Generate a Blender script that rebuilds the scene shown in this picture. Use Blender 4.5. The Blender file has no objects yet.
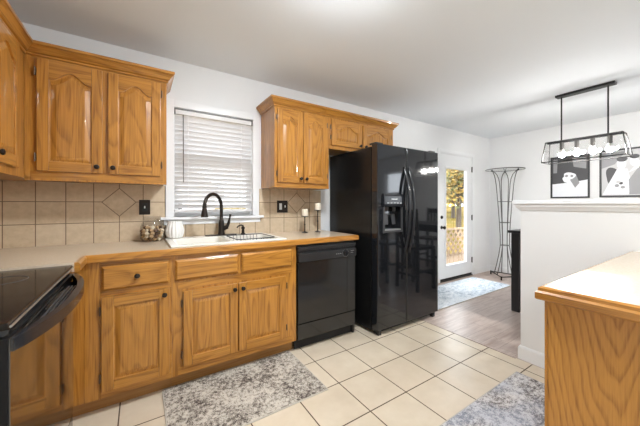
import bpy, bmesh, math, random
from mathutils import Vector, Matrix

random.seed(7)
SC = bpy.context.scene
COL = SC.collection
PI = math.pi

# ------------------------------------------------------------------ camera
cam_data = bpy.data.cameras.new('camera')
cam = bpy.data.objects.new('camera', cam_data)
COL.objects.link(cam)
cam.location = (0, 0, 1.22)
cam.rotation_euler = (PI / 2, 0, -0.57312)
cam_data.sensor_width = 36.0
cam_data.lens = 279.45 / 640 * 36
cam_data.shift_y = -8.41 / 640
cam_data.clip_start = 0.02
cam_data.clip_end = 300
SC.camera = cam

# ------------------------------------------------------------------ sky, sun, exposure
world = bpy.data.worlds.new('sky')
SC.world = world
world.use_nodes = True
bg = world.node_tree.nodes['Background']
bg.inputs['Color'].default_value = (0.86, 0.93, 1.0, 1)
bg.inputs['Strength'].default_value = 3.2
sun_d = bpy.data.lights.new('sun', 'SUN')
sun_d.energy = 4.0
sun_d.angle = 0.02
sun_d.color = (1.0, 0.93, 0.82)
sun = bpy.data.objects.new('sun', sun_d)
COL.objects.link(sun)
sun.rotation_euler = (math.radians(42), 0, math.radians(-35))
DOME_POWER = 95.0       # emission of the flush ceiling light and the added one behind the camera
BULB_POWER = 270.0      # emission of the pendant bulbs
SC.view_settings.view_transform = 'Standard'
SC.view_settings.look = 'None'
SC.view_settings.exposure = 1.2
SC.view_settings.gamma = 1.0
SC.view_settings.use_curve_mapping = False
try:
    SC.cycles.use_denoising = True
    SC.cycles.max_bounces = 10
    SC.cycles.diffuse_bounces = 6
    SC.cycles.glossy_bounces = 5
    SC.cycles.transparent_max_bounces = 16
    SC.cycles.sample_clamp_indirect = 6
    SC.cycles.caustics_reflective = False
    SC.cycles.caustics_refractive = False
except Exception:
    pass

# ------------------------------------------------------------------ node helpers
class NT:
    def __init__(self, name):
        self.m = bpy.data.materials.new(name)
        self.m.use_nodes = True
        self.t = self.m.node_tree
        self.b = self.t.nodes['Principled BSDF']
        self.out = self.t.nodes['Material Output']
    def n(self, typ, **kw):
        nd = self.t.nodes.new(typ)
        for k, v in kw.items():
            setattr(nd, k, v)
        return nd
    def put(self, sock, v):
        if v is None:
            return
        if hasattr(v, 'is_output'):
            self.t.links.new(v, sock)
        else:
            sock.default_value = v
    def math(self, op, a, b=None, c=None, clamp=False):
        nd = self.n('ShaderNodeMath', operation=op, use_clamp=clamp)
        for i, v in enumerate((a, b, c)):
            self.put(nd.inputs[i], v)
        return nd.outputs[0]
    def vmath(self, op, a, b=None):
        nd = self.n('ShaderNodeVectorMath', operation=op)
        self.put(nd.inputs[0], a)
        self.put(nd.inputs[1], b)
        return nd.outputs[0]
    def mix(self, f, a, b):
        nd = self.n('ShaderNodeMix', data_type='RGBA')
        self.put(nd.inputs[0], f)
        self.put(nd.inputs[6], col(a) if isinstance(a, (tuple, list)) else a)
        self.put(nd.inputs[7], col(b) if isinstance(b, (tuple, list)) else b)
        return nd.outputs[2]
    def noise(self, vec, scale, detail=3, rough=0.5):
        nd = self.n('ShaderNodeTexNoise')
        self.put(nd.inputs['Vector'], vec)
        nd.inputs['Scale'].default_value = scale
        nd.inputs['Detail'].default_value = detail
        nd.inputs['Roughness'].default_value = rough
        return nd.outputs[0]
    def ramp(self, f, stops):
        nd = self.n('ShaderNodeValToRGB')
        self.put(nd.inputs[0], f)
        e = nd.color_ramp.elements
        while len(e) < len(stops):
            e.new(0.5)
        for el, (p, c) in zip(e, stops):
            el.position = p
            el.color = col(c) if isinstance(c, (tuple, list)) else (c, c, c, 1)
        return nd.outputs[0]
    def objvec(self, scale=(1, 1, 1), rnd=True):
        tc = self.n('ShaderNodeTexCoord').outputs['Object']
        if rnd:
            oi = self.n('ShaderNodeObjectInfo').outputs['Random']
            r = self.math('MULTIPLY', oi, 37.0)
            cb = self.n('ShaderNodeCombineXYZ')
            for i in range(3):
                self.put(cb.inputs[i], r)
            tc = self.vmath('ADD', tc, cb.outputs[0])
        return self.vmath('MULTIPLY', tc, scale)
    def worldxyz(self):
        g = self.n('ShaderNodeNewGeometry').outputs['Position']
        s = self.n('ShaderNodeSeparateXYZ')
        self.put(s.inputs[0], g)
        return g, s.outputs[0], s.outputs[1], s.outputs[2]
    def bump(self, h, strength=0.2, dist=0.01):
        nd = self.n('ShaderNodeBump')
        self.put(nd.inputs['Height'], h)
        nd.inputs['Strength'].default_value = strength
        nd.inputs['Distance'].default_value = dist
        self.put(self.b.inputs['Normal'], nd.outputs[0])
    def set(self, **kw):
        for k, v in kw.items():
            k = k.replace('_', ' ')
            if isinstance(v, (tuple, list)) and len(v) == 3 and 'Color' in k:
                v = col(v)
            self.put(self.b.inputs[k], v)
        return self

def col(c):
    return (c[0], c[1], c[2], 1.0)

def srgb(r, g, b):
    f = lambda v: ((v / 255 + 0.055) / 1.055) ** 2.4 if v > 10 else v / 255 / 12.92
    return (f(r), f(g), f(b))

def plain(name, c, rough=0.5, metal=0.0, spec=0.5, coat=0.0):
    t = NT(name)
    nz = t.noise(t.objvec(), 60, 2)
    t.set(Base_Color=t.mix(t.math('MULTIPLY', nz, 0.12), c, tuple(x * 0.8 for x in c)), Roughness=rough, Metallic=metal)
    t.b.inputs['Specular IOR Level'].default_value = spec
    t.b.inputs['Coat Weight'].default_value = coat
    t.b.inputs['Coat Roughness'].default_value = 0.05
    return t.m

OAK_L, OAK_D = (0.50, 0.226, 0.040), (0.175, 0.060, 0.008)

def oak(name, axis, light=OAK_L, dark=OAK_D, rough=0.3):
    t = NT(name)
    def sc(k):
        return {'x': (k, 1, 1), 'y': (1, k, 1), 'z': (1, 1, k)}[axis]
    base = t.objvec()
    fine = t.noise(t.vmath('MULTIPLY', base, sc(0.025)), 210, 2, 0.5)
    streak = t.noise(t.vmath('MULTIPLY', base, sc(0.035)), 60, 2, 0.5)
    broad = t.noise(t.vmath('MULTIPLY', base, sc(0.13)), 8.0, 1, 0.4)
    cont = t.math('FRACT', t.math('MULTIPLY', broad, 11.0))
    cont = t.ramp(cont, [(0.0, 1.0), (0.12, 0.75), (0.4, 0.1), (0.85, 0.0), (1.0, 0.9)])
    f1 = t.ramp(fine, [(0.42, 0.0), (0.66, 1.0)])
    f2 = t.ramp(streak, [(0.35, 0.0), (0.7, 1.0)])
    f = t.math('ADD', t.math('MULTIPLY', f1, 0.25), t.math('ADD', t.math('MULTIPLY', f2, 0.22), t.math('MULTIPLY', t.math('MULTIPLY', cont, t.math('ADD', 0.55, t.math('MULTIPLY', f1, 0.45))), 0.5)), clamp=True)
    t.set(Base_Color=t.mix(f, light, dark), Roughness=rough)
    t.b.inputs['Specular IOR Level'].default_value = 0.3
    t.b.inputs['Coat Weight'].default_value = 0.6
    t.b.inputs['Coat Roughness'].default_value = 0.05
    t.bump(f, 0.05, 0.002)
    return t.m

def oak_ply(name):
    # flat-sawn veneer: tall nested cathedral figure
    t = NT(name)
    g, x, y, z = t.worldxyz()
    wob = t.noise(t.vmath('MULTIPLY', g, (1, 1, 0.4)), 5.0, 2, 0.5)
    wob2 = t.noise(t.vmath('MULTIPLY', g, (1, 1, 0.3)), 28.0, 2, 0.5)
    dx = t.math('SUBTRACT', y, 0.215)
    ax = t.math('POWER', t.math('ABSOLUTE', dx), 1.15)
    f0 = t.math('DIVIDE', t.math('SUBTRACT', z, t.math('MULTIPLY', ax, 5.3)), 0.10)
    f0 = t.math('ADD', f0, t.math('ADD', t.math('MULTIPLY', wob, 4.5), t.math('MULTIPLY', wob2, 0.5)))
    fr = t.math('FRACT', f0)
    line = t.ramp(fr, [(0.0, 0.9), (0.10, 0.75), (0.35, 0.12), (0.8, 0.0), (0.93, 0.35), (1.0, 0.9)])
    fine = t.ramp(t.noise(t.vmath('MULTIPLY', g, (1, 1, 0.05)), 190, 3, 0.6), [(0.4, 0.0), (0.68, 1.0)])
    f = t.math('ADD', t.math('MULTIPLY', line, t.math('ADD', 0.45, t.math('MULTIPLY', fine, 0.4))), t.math('MULTIPLY', fine, 0.28), clamp=True)
    t.set(Base_Color=t.mix(f, (0.53, 0.250, 0.047), (0.27, 0.104, 0.016)), Roughness=0.33)
    t.b.inputs['Coat Weight'].default_value = 0.2
    t.b.inputs['Coat Roughness'].default_value = 0.2
    return t.m

def mat_floor_tile():
    t = NT('floor_tile')
    g, x, y, z = t.worldxyz()
    S, OX, OY, GW = 0.3114, 1.1452, 1.8474, 0.0115
    u = t.math('DIVIDE', t.math('SUBTRACT', x, OX), S)
    v = t.math('DIVIDE', t.math('SUBTRACT', y, OY), S)
    def edge(a):
        fr = t.math('FRACT', a)
        d = t.math('MINIMUM', fr, t.math('SUBTRACT', 1.0, fr))
        return t.math('LESS_THAN', d, GW)
    grout = t.math('MAXIMUM', edge(u), edge(v))
    cb = t.n('ShaderNodeCombineXYZ')
    t.put(cb.inputs[0], t.math('FLOOR', u))
    t.put(cb.inputs[1], t.math('FLOOR', v))
    wn = t.n('ShaderNodeTexWhiteNoise')
    t.put(wn.inputs[0], cb.outputs[0])
    n1 = t.noise(t.vmath('ADD', g, t.vmath('MULTIPLY', cb.outputs[0], (3.7, 5.1, 0))), 6, 5, 0.6)
    base = t.mix(t.ramp(n1, [(0.3, 0.0), (0.7, 1.0)]), (0.60, 0.505, 0.375), (0.68, 0.59, 0.46))
    base = t.mix(t.math('MULTIPLY', wn.outputs[0], 0.22), base, (0.55, 0.44, 0.31))
    t.set(Base_Color=t.mix(grout, base, (0.085, 0.052, 0.028)), Roughness=t.math('ADD', 0.3, t.math('MULTIPLY', grout, 0.5)))
    t.bump(t.math('SUBTRACT', t.math('MULTIPLY', n1, 0.12), grout), 0.35, 0.003)
    return t.m

def mat_backsplash():
    t = NT('backsplash_tile')
    g, x, y, z = t.worldxyz()
    S = 0.1545
    dm = None
    u = t.math('DIVIDE', t.math('ADD', x, 0.131), S)
    # on the left wall the same grid runs along y
    v = t.math('DIVIDE', t.math('SUBTRACT', z, 1.24), S)
    w = t.math('DIVIDE', t.math('SUBTRACT', y, 2.65), S)
    def edge(a):
        fr = t.math('FRACT', a)
        d = t.math('MINIMUM', fr, t.math('SUBTRACT', 1.0, fr))
        return t.math('LESS_THAN', d, 0.017)
    nrm = t.n('ShaderNodeSeparateXYZ')
    t.put(nrm.inputs[0], t.n('ShaderNodeNewGeometry').outputs['True Normal'])
    side = t.math('GREATER_THAN', t.math('ABSOLUTE', nrm.outputs[0]), 0.5)
    uu = t.math('ADD', t.math('MULTIPLY', u, t.math('SUBTRACT', 1.0, side)), t.math('MULTIPLY', w, side))
    grid = t.math('MAXIMUM', edge(uu), edge(v))
    D = None
    for cx in (-0.131, 1.408):
        d = t.math('ADD', t.math('ABSOLUTE', t.math('SUBTRACT', x, cx)), t.math('ABSOLUTE', t.math('SUBTRACT', z, 1.238)))
        D = d if D is None else t.math('MINIMUM', D, d)
    D = t.math('ADD', D, t.math('MULTIPLY', side, 5.0))
    outside = t.math('GREATER_THAN', D, 0.107)
    ring = t.math('LESS_THAN', t.math('ABSOLUTE', t.math('SUBTRACT', D, 0.107)), 0.0037)
    grout = t.math('MAXIMUM', t.math('MULTIPLY', grid, outside), ring)
    n1 = t.noise(g, 22, 5, 0.65)
    n2 = t.noise(g, 5, 2, 0.5)
    cb = t.n('ShaderNodeCombineXYZ')
    t.put(cb.inputs[0], t.math('FLOOR', uu))
    t.put(cb.inputs[1], t.math('FLOOR', v))
    wn = t.n('ShaderNodeTexWhiteNoise')
    t.put(wn.inputs[0], cb.outputs[0])
    base = t.mix(t.ramp(n1, [(0.35, 0.0), (0.7, 1.0)]), (0.60, 0.475, 0.325), (0.49, 0.375, 0.25))
    base = t.mix(t.math('MULTIPLY', wn.outputs[0], 0.3), base, (0.62, 0.52, 0.39))
    t.set(Base_Color=t.mix(grout, base, (0.17, 0.115, 0.07)), Roughness=0.42)
    t.bump(t.math('SUBTRACT', t.math('MULTIPLY', n2, 0.1), grout), 0.3, 0.003)
    return t.m

def mat_planks():
    t = NT('wood_planks')
    g, x, y, z = t.worldxyz()
    PW, PL = 0.13, 1.1
    row = t.math('DIVIDE', y, PW)
    ri = t.math('FLOOR', row)
    wn = t.n('ShaderNodeTexWhiteNoise', noise_dimensions='1D')
    t.put(wn.inputs['W'], ri)
    along = t.math('ADD', t.math('DIVIDE', x, PL), wn.outputs[0])
    cb = t.n('ShaderNodeCombineXYZ')
    t.put(cb.inputs[0], t.math('FLOOR', along))
    t.put(cb.inputs[1], ri)
    w2 = t.n('ShaderNodeTexWhiteNoise')
    t.put(w2.inputs[0], cb.outputs[0])
    fy = t.math('FRACT', row)
    fx = t.math('FRACT', along)
    seam = t.math('MAXIMUM', t.math('LESS_THAN', fy, 0.018), t.math('LESS_THAN', fx, 0.003))
    gr = t.noise(t.vmath('ADD', t.vmath('MULTIPLY', g, (0.12, 1, 1)), t.vmath('MULTIPLY', cb.outputs[0], (2.3, 1.7, 0))), 26, 5, 0.65)
    base = t.mix(t.ramp(gr, [(0.36, 0.0), (0.66, 1.0)]), (0.52, 0.42, 0.365), (0.33, 0.235, 0.19))
    base = t.mix(t.math('MULTIPLY', w2.outputs[0], 0.35), base, (0.55, 0.47, 0.43))
    t.set(Base_Color=t.mix(seam, base, (0.22, 0.17, 0.14)), Roughness=0.3)
    t.bump(t.math('SUBTRACT', t.math('MULTIPLY', gr, 0.15), seam), 0.15, 0.002)
    return t.m

def mat_rug(name, c_lt, c_mid, c_dk, seed, stretch=(1, 1, 1), tint=None):
    t = NT(name)
    v = t.vmath('ADD', t.vmath('MULTIPLY', t.objvec((1, 1, 1), False), stretch), (seed, seed * 1.7, 0))
    big = t.noise(v, 5.5, 3, 0.6)
    med = t.noise(v, 52, 5, 0.75)
    fine = t.noise(v, 210, 2, 0.7)
    s = t.math('ADD', t.math('MULTIPLY', big, 0.25), t.math('ADD', t.math('MULTIPLY', med, 0.52), t.math('MULTIPLY', fine, 0.23)))
    c = t.ramp(s, [(0.43, c_dk), (0.482, c_mid), (0.527, c_lt), (0.62, tuple(min(1, k * 1.2) for k in c_lt))])
    if tint:
        b2 = t.ramp(t.noise(t.vmath('ADD', v, (9, 4, 0)), 3.2, 3, 0.6), [(0.42, 0.0), (0.6, 1.0)])
        c = t.mix(t.math('MULTIPLY', b2, 0.38), c, tint)
    t.set(Base_Color=c, Roughness=0.95)
    t.b.inputs['Specular IOR Level'].default_value = 0.1
    t.bump(fine, 0.5, 0.004)
    return t.m

def mat_laminate():
    t = NT('beige_laminate')
    v = t.objvec((1, 1, 1), False)
    n1 = t.noise(v, 90, 4, 0.7)
    n2 = t.noise(v, 9, 3, 0.5)
    c = t.mix(t.ramp(n1, [(0.35, 0.0), (0.65, 1.0)]), (0.66, 0.55, 0.42), (0.58, 0.47, 0.345))
    c = t.mix(t.math('MULTIPLY', n2, 0.3), c, (0.66, 0.56, 0.43))
    t.set(Base_Color=c, Roughness=0.2)
    return t.m

def mat_glass(name, tintv=1.0, gloss=1.0):
    t = NT(name)
    t.t.nodes.remove(t.b)
    tr = t.n('ShaderNodeBsdfTransparent')
    tr.inputs[0].default_value = (tintv, tintv, tintv, 1)
    gl = t.n('ShaderNodeBsdfGlossy')
    gl.inputs['Roughness'].default_value = 0.02
    fr = t.n('ShaderNodeFresnel')
    fr.inputs[0].default_value = 1.45
    mx = t.n('ShaderNodeMixShader')
    geo = t.n('ShaderNodeNewGeometry').outputs['Backfacing']
    t.put(mx.inputs[0], t.math('MULTIPLY', t.math('MULTIPLY', fr.outputs[0], gloss), t.math('SUBTRACT', 1.0, geo)))
    t.t.links.new(tr.outputs[0], mx.inputs[1])
    t.t.links.new(gl.outputs[0], mx.inputs[2])
    t.t.links.new(mx.outputs[0], t.out.inputs[0])
    return t.m

def emis(name, c, s):
    t = NT(name)
    t.set(Base_Color=(0.8, 0.8, 0.8), Emission_Color=c)
    t.b.inputs['Emission Strength'].default_value = s
    return t.m

def wallpaint(name, c, rough=0.75):
    t = NT(name)
    n1 = t.noise(t.worldxyz()[0], 3, 3)
    n2 = t.noise(t.worldxyz()[0], 180, 2)
    t.set(Base_Color=t.mix(t.math('MULTIPLY', n1, 0.08), c, tuple(k * 0.93 for k in c)), Roughness=rough)
    t.bump(n2, 0.04, 0.002)
    return t.m

def mat_speckblack():
    # leather-textured black enamel of the refrigerator's side
    t = NT('textured_black')
    v = t.objvec()
    n1 = t.noise(v, 220, 3, 0.6)
    t.set(Base_Color=(0.008, 0.008, 0.008), Roughness=0.2)
    t.b.inputs['Specular IOR Level'].default_value = 0.35
    t.bump(n1, 0.25, 0.003)
    return t.m

M = {
    'wall': wallpaint('wall_paint', (0.78, 0.785, 0.785)),
    'halfwall': wallpaint('half_wall_paint', (0.74, 0.74, 0.725)),
    'ceiling': wallpaint('ceiling_paint', (0.765, 0.795, 0.82), 0.9),
    'trim': plain('white_trim', (0.80, 0.81, 0.815), 0.35),
    'tile': mat_floor_tile(), 'backsplash': mat_backsplash(), 'planks': mat_planks(),
    'oak_v': oak('oak_vertical_grain', 'z'), 'oak_h': oak('oak_horizontal_grain', 'x'), 'oak_y': oak('oak_depth_grain', 'y'),
    'oak_ply': oak_ply('oak_veneer_panel'),
    'oak_dark': oak('oak_dark_grain', 'x', (0.36, 0.18, 0.05), (0.24, 0.10, 0.02), 0.5),  # darker oak for the toe kicks
    'lam': mat_laminate(),
    'bronze': plain('oil_rubbed_bronze', (0.025, 0.018, 0.014), 0.35, 0.6),
    'blackmetal': plain('black_metal', (0.02, 0.02, 0.02), 0.4, 0.3),
    'greymetal': plain('grey_wire_metal', (0.12, 0.115, 0.11), 0.4, 0.6),
    'gloss': plain('gloss_black', (0.010, 0.011, 0.013), 0.06, 0.0, 0.75),
    'dw_gloss': plain('dishwasher_black', (0.014, 0.014, 0.014), 0.12, 0.0, 0.6),
    'blackglass': plain('black_ceramic_glass', (0.018, 0.015, 0.013), 0.08, 0.0, 0.2),
    'ovenglass': plain('oven_door_glass', (0.012, 0.010, 0.009), 0.05, 0.0, 1.0, 0.8),
    'satin': plain('satin_black', (0.018, 0.018, 0.019), 0.35),
    'enamel': plain('black_enamel', (0.010, 0.010, 0.011), 0.5, 0.0, 0.2),
    'rubber': plain('black_rubber', (0.01, 0.01, 0.01), 0.7),
    'handle': plain('handle_black', (0.016, 0.017, 0.020), 0.18, 0.0, 0.55),
    'spec': mat_speckblack(),
    'hinge': plain('antique_hinge', (0.16, 0.11, 0.07), 0.35, 0.7),
    'silver': plain('brushed_silver', (0.55, 0.55, 0.53), 0.3, 0.9),
    'darkgrey': plain('dark_grey_plastic', (0.05, 0.05, 0.052), 0.3),
    'porcelain': plain('white_porcelain', (0.80, 0.77, 0.70), 0.18),
    'ceramic': plain('white_ceramic', (0.82, 0.81, 0.78), 0.3),
    'candle': plain('candle_wax', (0.82, 0.74, 0.60), 0.55),
    'slat': plain('blind_slat_white', (0.70, 0.685, 0.68), 0.4),
    'glass': mat_glass('window_glass', 0.97), 'jarglass': mat_glass('jar_glass', 0.94, 1.0),
    'pendantglass': mat_glass('pendant_glass', 0.97, 1.0),
    'dome': emis('frosted_lit_dome', (0.90, 0.95, 1.0), DOME_POWER),
    'bulb': emis('lit_bulb', (1.0, 0.97, 0.93), BULB_POWER),
    'rug_grey': mat_rug('grey_rug', (0.53, 0.485, 0.415), (0.28, 0.243, 0.205), (0.075, 0.060, 0.052), 3.1, tint=None),
    'rug_blue': mat_rug('grey_blue_rug', (0.60, 0.575, 0.555), (0.33, 0.30, 0.285), (0.12, 0.105, 0.10), 8.3, (0.8, 1, 1), (0.42, 0.48, 0.60)),
    'rug_pale': mat_rug('pale_blue_rug', (0.74, 0.78, 0.82), (0.62, 0.69, 0.76), (0.36, 0.43, 0.50), 5.7, (0.3, 0.6, 1)),
    'binding': plain('rug_binding', (0.50, 0.46, 0.39), 0.9),
    'bark': plain('bark', (0.08, 0.06, 0.045), 0.9),
    'leaf_gold': plain('leaf_gold', (0.27, 0.165, 0.022), 0.7), 'leaf_green': plain('leaf_green', (0.05, 0.065, 0.013), 0.7),
    'leaf_lime': plain('leaf_lime', (0.14, 0.13, 0.026), 0.7),
    'lattice': plain('lattice_wood', (0.22, 0.155, 0.10), 0.9, 0.0, 0.1),
    'siding': plain('pale_siding', (0.55, 0.50, 0.49), 0.8), 'roofing': plain('roof_shingle', (0.30, 0.25, 0.24), 0.9),
    'photo_dark': plain('photo_dark_grey', (0.07, 0.07, 0.075), 0.5), 'photo_mid': plain('photo_mid_grey', (0.30, 0.30, 0.31), 0.5),
    'photo_light': plain('photo_light_grey', (0.55, 0.55, 0.56), 0.5), 'photo_white': plain('photo_white', (0.80, 0.82, 0.86), 0.5),
    'frame': plain('black_frame', (0.03, 0.03, 0.034), 0.4),
    'cork_a': plain('tan_piece', (0.50, 0.33, 0.17), 0.8), 'cork_b': plain('cream_piece', (0.74, 0.64, 0.47), 0.8), 'cork_c': plain('dark_brown_piece', (0.13, 0.07, 0.04), 0.8),
}

def mat_lawn():
    t = NT('autumn_lawn')
    g = t.worldxyz()[0]
    n = t.noise(g, 0.8, 4, 0.6)
    n2 = t.noise(g, 25, 4, 0.7)
    c = t.mix(t.ramp(n, [(0.35, 0.0), (0.65, 1.0)]), (0.085, 0.075, 0.02), (0.19, 0.125, 0.04))
    t.set(Base_Color=t.mix(t.math('MULTIPLY', n2, 0.5), c, (0.035, 0.03, 0.012)), Roughness=0.95)
    t.b.inputs['Specular IOR Level'].default_value = 0.0
    return t.m
M['lawn'] = mat_lawn()

# ------------------------------------------------------------------ geometry helpers
class B:
    """collects shapes (world coordinates) into one mesh"""
    def __init__(self, fmap=None):
        self.bm = bmesh.new()
        self.f = fmap
    def merge(self, tmp, mi=0):
        vm = {}
        for v in tmp.verts:
            p = v.co
            if self.f:
                p = Vector(self.f(p))
            vm[v] = self.bm.verts.new(p)
        for fc in tmp.faces:
            try:
                nf = self.bm.faces.new([vm[v] for v in fc.verts])
                nf.material_index = mi
            except ValueError:
                pass
        tmp.free()
    def box(self, x0, x1, y0, y1, z0, z1, bev=0.0, mi=0, seg=2):
        t = bmesh.new()
        bmesh.ops.create_cube(t, size=1)
        sx, sy, sz = abs(x1 - x0), abs(y1 - y0), abs(z1 - z0)
        cx, cy, cz = (x0 + x1) / 2, (y0 + y1) / 2, (z0 + z1) / 2
        for v in t.verts:
            v.co = Vector((cx + v.co.x * sx, cy + v.co.y * sy, cz + v.co.z * sz))
        if bev > 0:
            bmesh.ops.bevel(t, geom=list(t.edges), offset=min(bev, 0.45 * min(sx, sy, sz)), segments=seg, profile=0.5, affect='EDGES')
        self.merge(t, mi)
        return self
    def prism(self, poly, axis, a0, a1, bev=0.0, mi=0, seg=2):
        """poly of 2-D points: axis 'z' -> (x,y); 'y' -> (x,z); 'x' -> (y,z)"""
        t = bmesh.new()
        def P(p, a):
            return {'z': (p[0], p[1], a), 'y': (p[0], a, p[1]), 'x': (a, p[0], p[1])}[axis]
        lo = [t.verts.new(P(p, a0)) for p in poly]
        hi = [t.verts.new(P(p, a1)) for p in poly]
        n = len(poly)
        t.faces.new(lo)
        t.faces.new(hi)
        for i in range(n):
            t.faces.new([lo[i], lo[(i + 1) % n], hi[(i + 1) % n], hi[i]])
        if bev > 0:
            es = [e for e in t.edges]
            bmesh.ops.bevel(t, geom=es, offset=bev, segments=seg, profile=0.5, affect='EDGES')
        self.merge(t, mi)
        return self
    def lathe(self, prof, center, axis=(0, 0, 1), n=24, mi=0, ribs=0, ribamp=0.0, cap0=True, cap1=True):
        """prof: (radius, height) along axis"""
        t = bmesh.new()
        q = Vector((0, 0, 1)).rotation_difference(Vector(axis).normalized())
        c = Vector(center)
        rows = []
        for r, h in prof:
            row = []
            for i in range(n):
                a = 2 * PI * i / n
                rr = r * (1 + (ribamp * abs(math.sin(ribs * a / 2)) if ribs else 0))
                row.append(t.verts.new(c + q @ Vector((rr * math.cos(a), rr * math.sin(a), h))))
            rows.append(row)
        for k in range(len(rows) - 1):
            for i in range(n):
                j = (i + 1) % n
                t.faces.new([rows[k][i], rows[k][j], rows[k + 1][j], rows[k + 1][i]])
        if cap0:
            t.faces.new(list(reversed(rows[0])))
        if cap1:
            t.faces.new(rows[-1])
        self.merge(t, mi)
        return self
    def rod(self, p0, p1, r, n=10, mi=0, r1=None):
        p0, p1 = Vector(p0), Vector(p1)
        return self.lathe([(r, 0), (r if r1 is None else r1, (p1 - p0).length)], p0, p1 - p0, n, mi)
    def tube(self, pts, r, n=10, mi=0, closed=False):
        pts = [Vector(p) for p in pts]
        rs = r if isinstance(r, (list, tuple)) else [r] * len(pts)
        t = bmesh.new()
        N = len(pts)
        up = None
        rows = []
        for i, p in enumerate(pts):
            a = pts[(i - 1) % N] if closed or i > 0 else pts[i]
            b = pts[(i + 1) % N] if closed or i < N - 1 else pts[i]
            d = (b - a).normalized()
            if up is None:
                ref = Vector((0, 0, 1)) if abs(d.z) < 0.9 else Vector((1, 0, 0))
                up = (ref - d * ref.dot(d)).normalized()
            else:
                up = (up - d * up.dot(d)).normalized()
            s = d.cross(up)
            rows.append([t.verts.new(p + (up * math.cos(2 * PI * k / n) + s * math.sin(2 * PI * k / n)) * rs[i]) for k in range(n)])
        for i in range(N if closed else N - 1):
            q = rows[(i + 1) % N]
            for k in range(n):
                j = (k + 1) % n
                t.faces.new([rows[i][k], rows[i][j], q[j], q[k]])
        if not closed:
            t.faces.new(list(reversed(rows[0])))
            t.faces.new(rows[-1])
        self.merge(t, mi)
        return self
    def ball(self, c, r, mi=0, sc=(1, 1, 1), seg=14):
        t = bmesh.new()
        bmesh.ops.create_uvsphere(t, u_segments=seg, v_segments=max(6, seg // 2 + 2), radius=r)
        for v in t.verts:
            v.co = Vector((c[0] + v.co.x * sc[0], c[1] + v.co.y * sc[1], c[2] + v.co.z * sc[2]))
        self.merge(t, mi)
        return self
    def sweep(self, prof, path, segs=None, mi=0, side=1):
        """moulding: prof (out, z) swept along a mitred horizontal path of (x, y); side=+1 puts 'out' to the right of travel"""
        n = len(path)
        P = [Vector((p[0], p[1])) for p in path]
        dirs = [(P[i + 1] - P[i]).normalized() for i in range(n - 1)]
        nr = [Vector((d.y, -d.x)) * side for d in dirs]
        off = []
        for i in range(n):
            if i == 0:
                off.append(nr[0])
            elif i == n - 1:
                off.append(nr[-1])
            else:
                m = (nr[i - 1] + nr[i])
                m = m / m.length_squared * 2
                off.append(m)
        for i in (range(n - 1) if segs is None else segs):
            t = bmesh.new()
            a = [t.verts.new((P[i].x + off[i].x * o, P[i].y + off[i].y * o, z)) for o, z in prof]
            b = [t.verts.new((P[i + 1].x + off[i + 1].x * o, P[i + 1].y + off[i + 1].y * o, z)) for o, z in prof]
            k = len(prof)
            for j in range(k):
                t.faces.new([a[j], a[(j + 1) % k], b[(j + 1) % k], b[j]])
            t.faces.new(a)
            t.faces.new(list(reversed(b)))
            self.merge(t, mi)
        return self
    def loops(self, rings, cap=True, mi=0):
        """bridge successive rings of equal length, cap the last"""
        t = bmesh.new()
        R = [[t.verts.new(p) for p in ring] for ring in rings]
        n = len(R[0])
        for k in range(len(R) - 1):
            for i in range(n):
                j = (i + 1) % n
                t.faces.new([R[k][i], R[k][j], R[k + 1][j], R[k + 1][i]])
        if cap:
            t.faces.new(R[-1])
        self.merge(t, mi)
        return self

def origin_of(o):
    v = Vector(o.location)
    while o.parent:
        o = o.parent
        v += Vector(o.location)
    return v

def build(name, b, mats, parent=None, loc=(0, 0, 0), smooth=35, kind=None):
    """link the collected shapes as ONE mesh object"""
    bm = b.bm
    base = origin_of(parent) if parent else Vector(loc)
    for v in bm.verts:
        v.co -= base
    bmesh.ops.recalc_face_normals(bm, faces=bm.faces)
    me = bpy.data.meshes.new(name)
    bm.to_mesh(me)
    bm.free()
    for m in (mats if isinstance(mats, (list, tuple)) else [mats]):
        me.materials.append(M[m] if isinstance(m, str) else m)
    if smooth:
        for p in me.polygons:
            p.use_smooth = True
        me.set_sharp_from_angle(angle=math.radians(smooth))
    o = bpy.data.objects.new(name, me)
    COL.objects.link(o)
    if smooth:
        wn = o.modifiers.new('weighted_normals', 'WEIGHTED_NORMAL')
        wn.keep_sharp = True
        wn.weight = 100
    if parent:
        o.parent = parent
    else:
        o.location = base
    if kind:
        o['kind'] = kind
    return o

def tag(o, label, cat, group=None):
    o['label'] = label
    o['category'] = cat
    if group:
        o['group'] = group
    return o

def thing(name, label, cat, loc, group=None):
    o = bpy.data.objects.new(name, None)
    o.empty_display_size = 0.05
    COL.objects.link(o)
    o.location = loc
    return tag(o, label, cat, group)

def struct_empty(name, loc, label=None):
    o = bpy.data.objects.new(name, None)
    COL.objects.link(o)
    o.location = loc
    o['kind'] = 'structure'
    if label:
        o['label'] = label
    return o

def struct(name, b, mats, label, smooth=35):
    o = build(name, b, mats, smooth=smooth, kind='structure')
    o['label'] = label
    return o

def copy_thing(o, parent=None):
    c = o.copy()
    COL.objects.link(c)
    if parent:
        c.parent = parent
    for ch in list(o.children):
        copy_thing(ch, c)
    return c

# ------------------------------------------------------------------ dimensions of the place
XL, XR, YB, YF, ZC = -0.89, 5.45, 2.65, -2.6, 2.44
YUP, XUP = 2.32, -0.57        # faces of the upper cabinets
YBASE = 2.04                  # face of the base cabinets
ZTOP = 0.935                  # counter
XHW = 2.54                    # kitchen face of the half wall
CANG = [0.0]

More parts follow.
